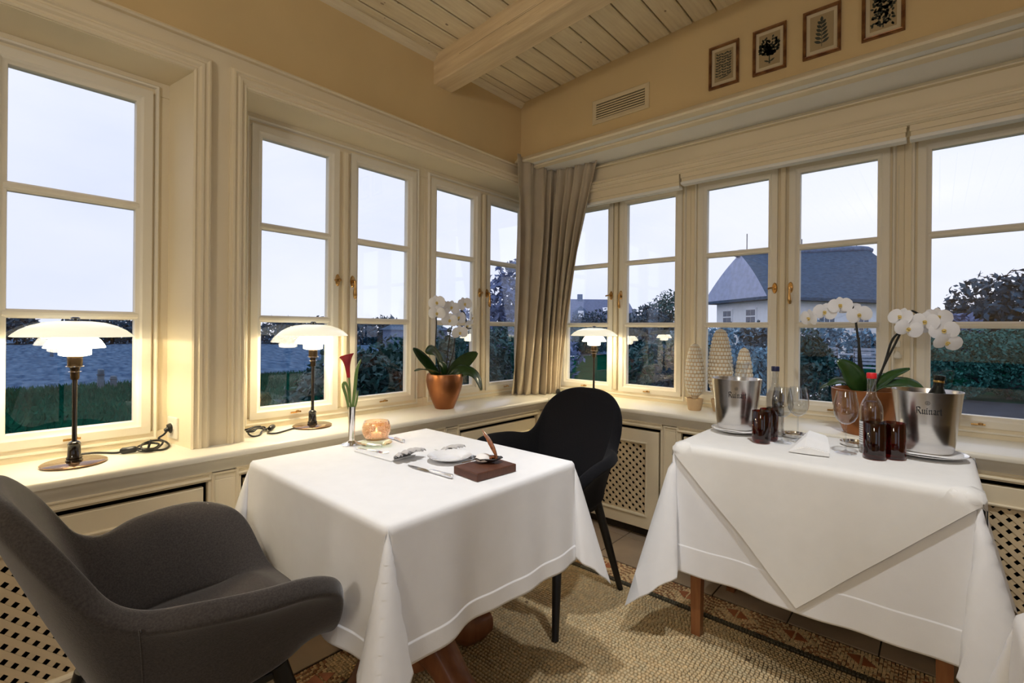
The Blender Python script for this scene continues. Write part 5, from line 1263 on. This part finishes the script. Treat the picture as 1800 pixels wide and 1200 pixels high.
plant('garden_shrub', (.75, 16.3, G), [((q, 0, .75), (.55, .5, .72)) for q in (-.7, 0, .6)], 3600, .07, 'leaf_blue', 'pale shrubs behind the garden furniture', 'bush', 98, .05, .3)
plant('garden_shrub', (1.0, 13.0, G), [((0, 0, .5), (.33, .33, .5))], 1600, .06, 'leaf_dark', 'round shrub right behind the garden furniture', 'bush', 99, .05, .3)
# clipped hedge and trees in the far right window
plant('clipped_hedge', (2.9, 11.1, G), [((q, .85 * q, .66), (.80, .75, .70)) for q in (-.75, .15, 1.1, 2.0)] + [((q + .1, .85 * q - .1, .92), (.66, .6, .42)) for q in (-.75, .15, 1.1, 2.0)], 26000, .040, 'leaf_teal', 'teal clipped hedge outside the right window', 'hedge', 110, .04, .3, shell=.75)
plant('garden_tree', (3.35, 15.2, G), [((0, 0, 1.9), (1.5, 1.3, 1.0)), ((.8, -.4, 2.4), (1.1, 1.0, .7)), ((-1.0, .2, 1.5), (.9, .9, .6))], 4200, .10, 'leaf_night', 'dark leafy tree above the hedge in the right window', 'tree', 120, .1, 1.2, shell=.35)
plant('garden_tree', (7.0, 16.5, G), [((0, 0, 2.2), (1.5, 1.4, 1.2)), ((-.8, -.4, 2.5), (1.0, 1.0, .7))], 3000, .11, 'leaf_dark', 'dark tree at the right picture edge above the hedge', 'tree', 121, .1, 1.2, shell=.35)
plant('hazy_shrub', (1.95, 13.6, G), [((0, 0, 1.15), (.6, .5, .7)), ((.3, 0, 1.2), (.4, .4, .5))], 2200, .10, 'leaf_haze', 'hazy blue shrub left of the tree in the right window', 'bush', 122, .06, .6, shell=.3)
# dark earth bed and the stone path edge
struct(MB().box(1.2, 6.5, 6.2, 10.2, G, G + .02).build('floor_bed', 'dark_earth'))
struct(MB().box(-1.9, .5, 2.2, 5.4, G, G + .015).build('floor_bed_2', 'dark_earth'))
pt = empty('stone_path', (.26, 9.2, G)); tag(pt, 'pale stone garden path with a kerb leading to the furniture', 'path')
rows = 9
for k in range(rows):
    y = -1.7 + k * .40
    MB().box(-.02 - .004 * k, .50, y, y + .385, 0, .02).build('paving_slab', 'garden_stone', pt, bevel=.006, bseg=1)
    MB().box(-.20 - .004 * k, -.05 - .004 * k, y, y + .39, 0, .10).build('kerb_stone', 'house_white', pt, bevel=.01, bseg=1)
# garden furniture
def garden_chair(loc, rz, label, w=.5):
    t = empty('garden_chair', loc, rz); tag(t, label, 'garden chair', 'slatted garden chairs outside')
    for k in range(6): MB().box(-w / 2, w / 2, -.22 + k * .075, -.16 + k * .075, .43, .45).build('seat_slat', 'garden_wood', t)
    for k in range(5): MB().box(-w / 2, w / 2, .23 + k * .012, .25 + k * .012, .50 + k * .085, .565 + k * .085).build('back_slat', 'garden_wood', t)
    for sx in (-1, 1):
        MB().tube([(sx * w * .46, .30, .93), (sx * w * .46, .22, .44), (sx * w * .46, -.22, 0)], .015, 6).build('leg', 'bark', t); MB().tube([(sx * w * .46, -.22, .44), (sx * w * .46, .24, 0)], .015, 6).build('leg', 'bark', t)
garden_chair((-.18, 11.7, G), .45, 'slatted garden chair on the lawn left of the garden table', .62)
garden_chair((.62, 11.9, G), .1, 'slatted garden chair on the lawn right of the orchid stem', .62)
t = empty('garden_table', (.22, 13.0, G)); tag(t, 'round garden table behind the slatted chairs', 'garden table')
for k in range(7): 
    x = -.36 + k * .105; wv = math.sqrt(max(.02, .42 ** 2 - x * x)); MB().box(x, x + .09, -wv, wv, .70, .72).build('slat', 'garden_wood', t)
for a in (.4, 2.0, 3.5, 5.1): MB().tube([(.05 * math.cos(a), .05 * math.sin(a), .70), (.3 * math.cos(a), .3 * math.sin(a), 0)], .015, 6).build('leg', 'bark', t)
# thatched white house
def thatched():
    t = empty('thatched_house', (-3.20, 18.42, G), math.radians(50)); tag(t, 'white house with a tall blue grey thatched roof across the garden', 'house')
    # local x along the ridge, y away from the room
    ez = 2.70
    MB().box(.45, 7.1, .45, 4.2, 0, 2.85).build('wall', 'house_white', t)
    A = [(0, 0, ez), (7.5, 0, ez - .10), (7.5, 4.6, ez), (0, 4.6, ez)]; Rg = [(.35, 2.3, ez + 2.02), (6.75, 2.3, ez + 2.45)]
    def patch(p, q, r, s, k=10, bulge=.10):
        rows = []
        for i in range(k + 1):
            f = i / k; row = []
            for j in range(k + 1):
                g = j / k; a = Vector(p).lerp(Vector(q), g); b = Vector(s).lerp(Vector(r), g); v = a.lerp(b, f); v.z += bulge * math.sin(PI * f); row.append(tuple(v))
            rows.append(row)
        return rows
    b = MB(); b.grid(patch(A[0], A[1], Rg[1], Rg[0])); b.grid(patch(A[2], A[3], Rg[0], Rg[1])); b.grid(patch(A[1], A[2], Rg[1], Rg[1]))
    b.add([(x, y, z - .12) for x, y, z in A] + A, [(3, 2, 1, 0), (0, 1, 5, 4), (1, 2, 6, 5), (2, 3, 7, 6), (3, 0, 4, 7)])
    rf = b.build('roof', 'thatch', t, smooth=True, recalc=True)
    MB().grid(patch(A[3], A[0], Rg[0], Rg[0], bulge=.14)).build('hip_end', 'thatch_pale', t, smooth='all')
    MB().tube(curve([(.15, 2.3, ez + 1.95), (.5, 2.3, ez + 2.08), (3, 2.3, ez + 2.2), (6.3, 2.3, ez + 2.44), (6.95, 2.3, ez + 2.36)], 14), .14, 10).build('ridge', 'thatch_ridge', rf, smooth='all')
    for x in (.7, 3.4, 6.2): MB().tube([(x, 2.3, ez + 2.1), (x, 2.3, ez + 2.95 - .05 * x)], .02, 6).build('ridge_spike', 'bark', rf)
    for x in (1.0, 2.6, 4.2, 5.8):
        w_ = MB().box(x, x + .8, .38, .45, 1.3, 2.4).build('window', 'house_white', t)
        for i in range(3):
            for j in range(3): MB().box(x + .06 + i * .24, x + .25 + i * .24, .365, .38, 1.38 + j * .33, 1.64 + j * .33).build('pane', 'house_window', w_)
    for y in (1.2, 2.9):
        w_ = MB().box(.38, .45, y, y + .7, 1.3, 2.3).build('window', 'house_white', t)
        for i in range(2):
            for j in range(3): MB().box(.365, .38, y + .06 + i * .31, y + .33 + i * .31, 1.38 + j * .30, 1.62 + j * .30).build('pane', 'house_window', w_)
thatched()
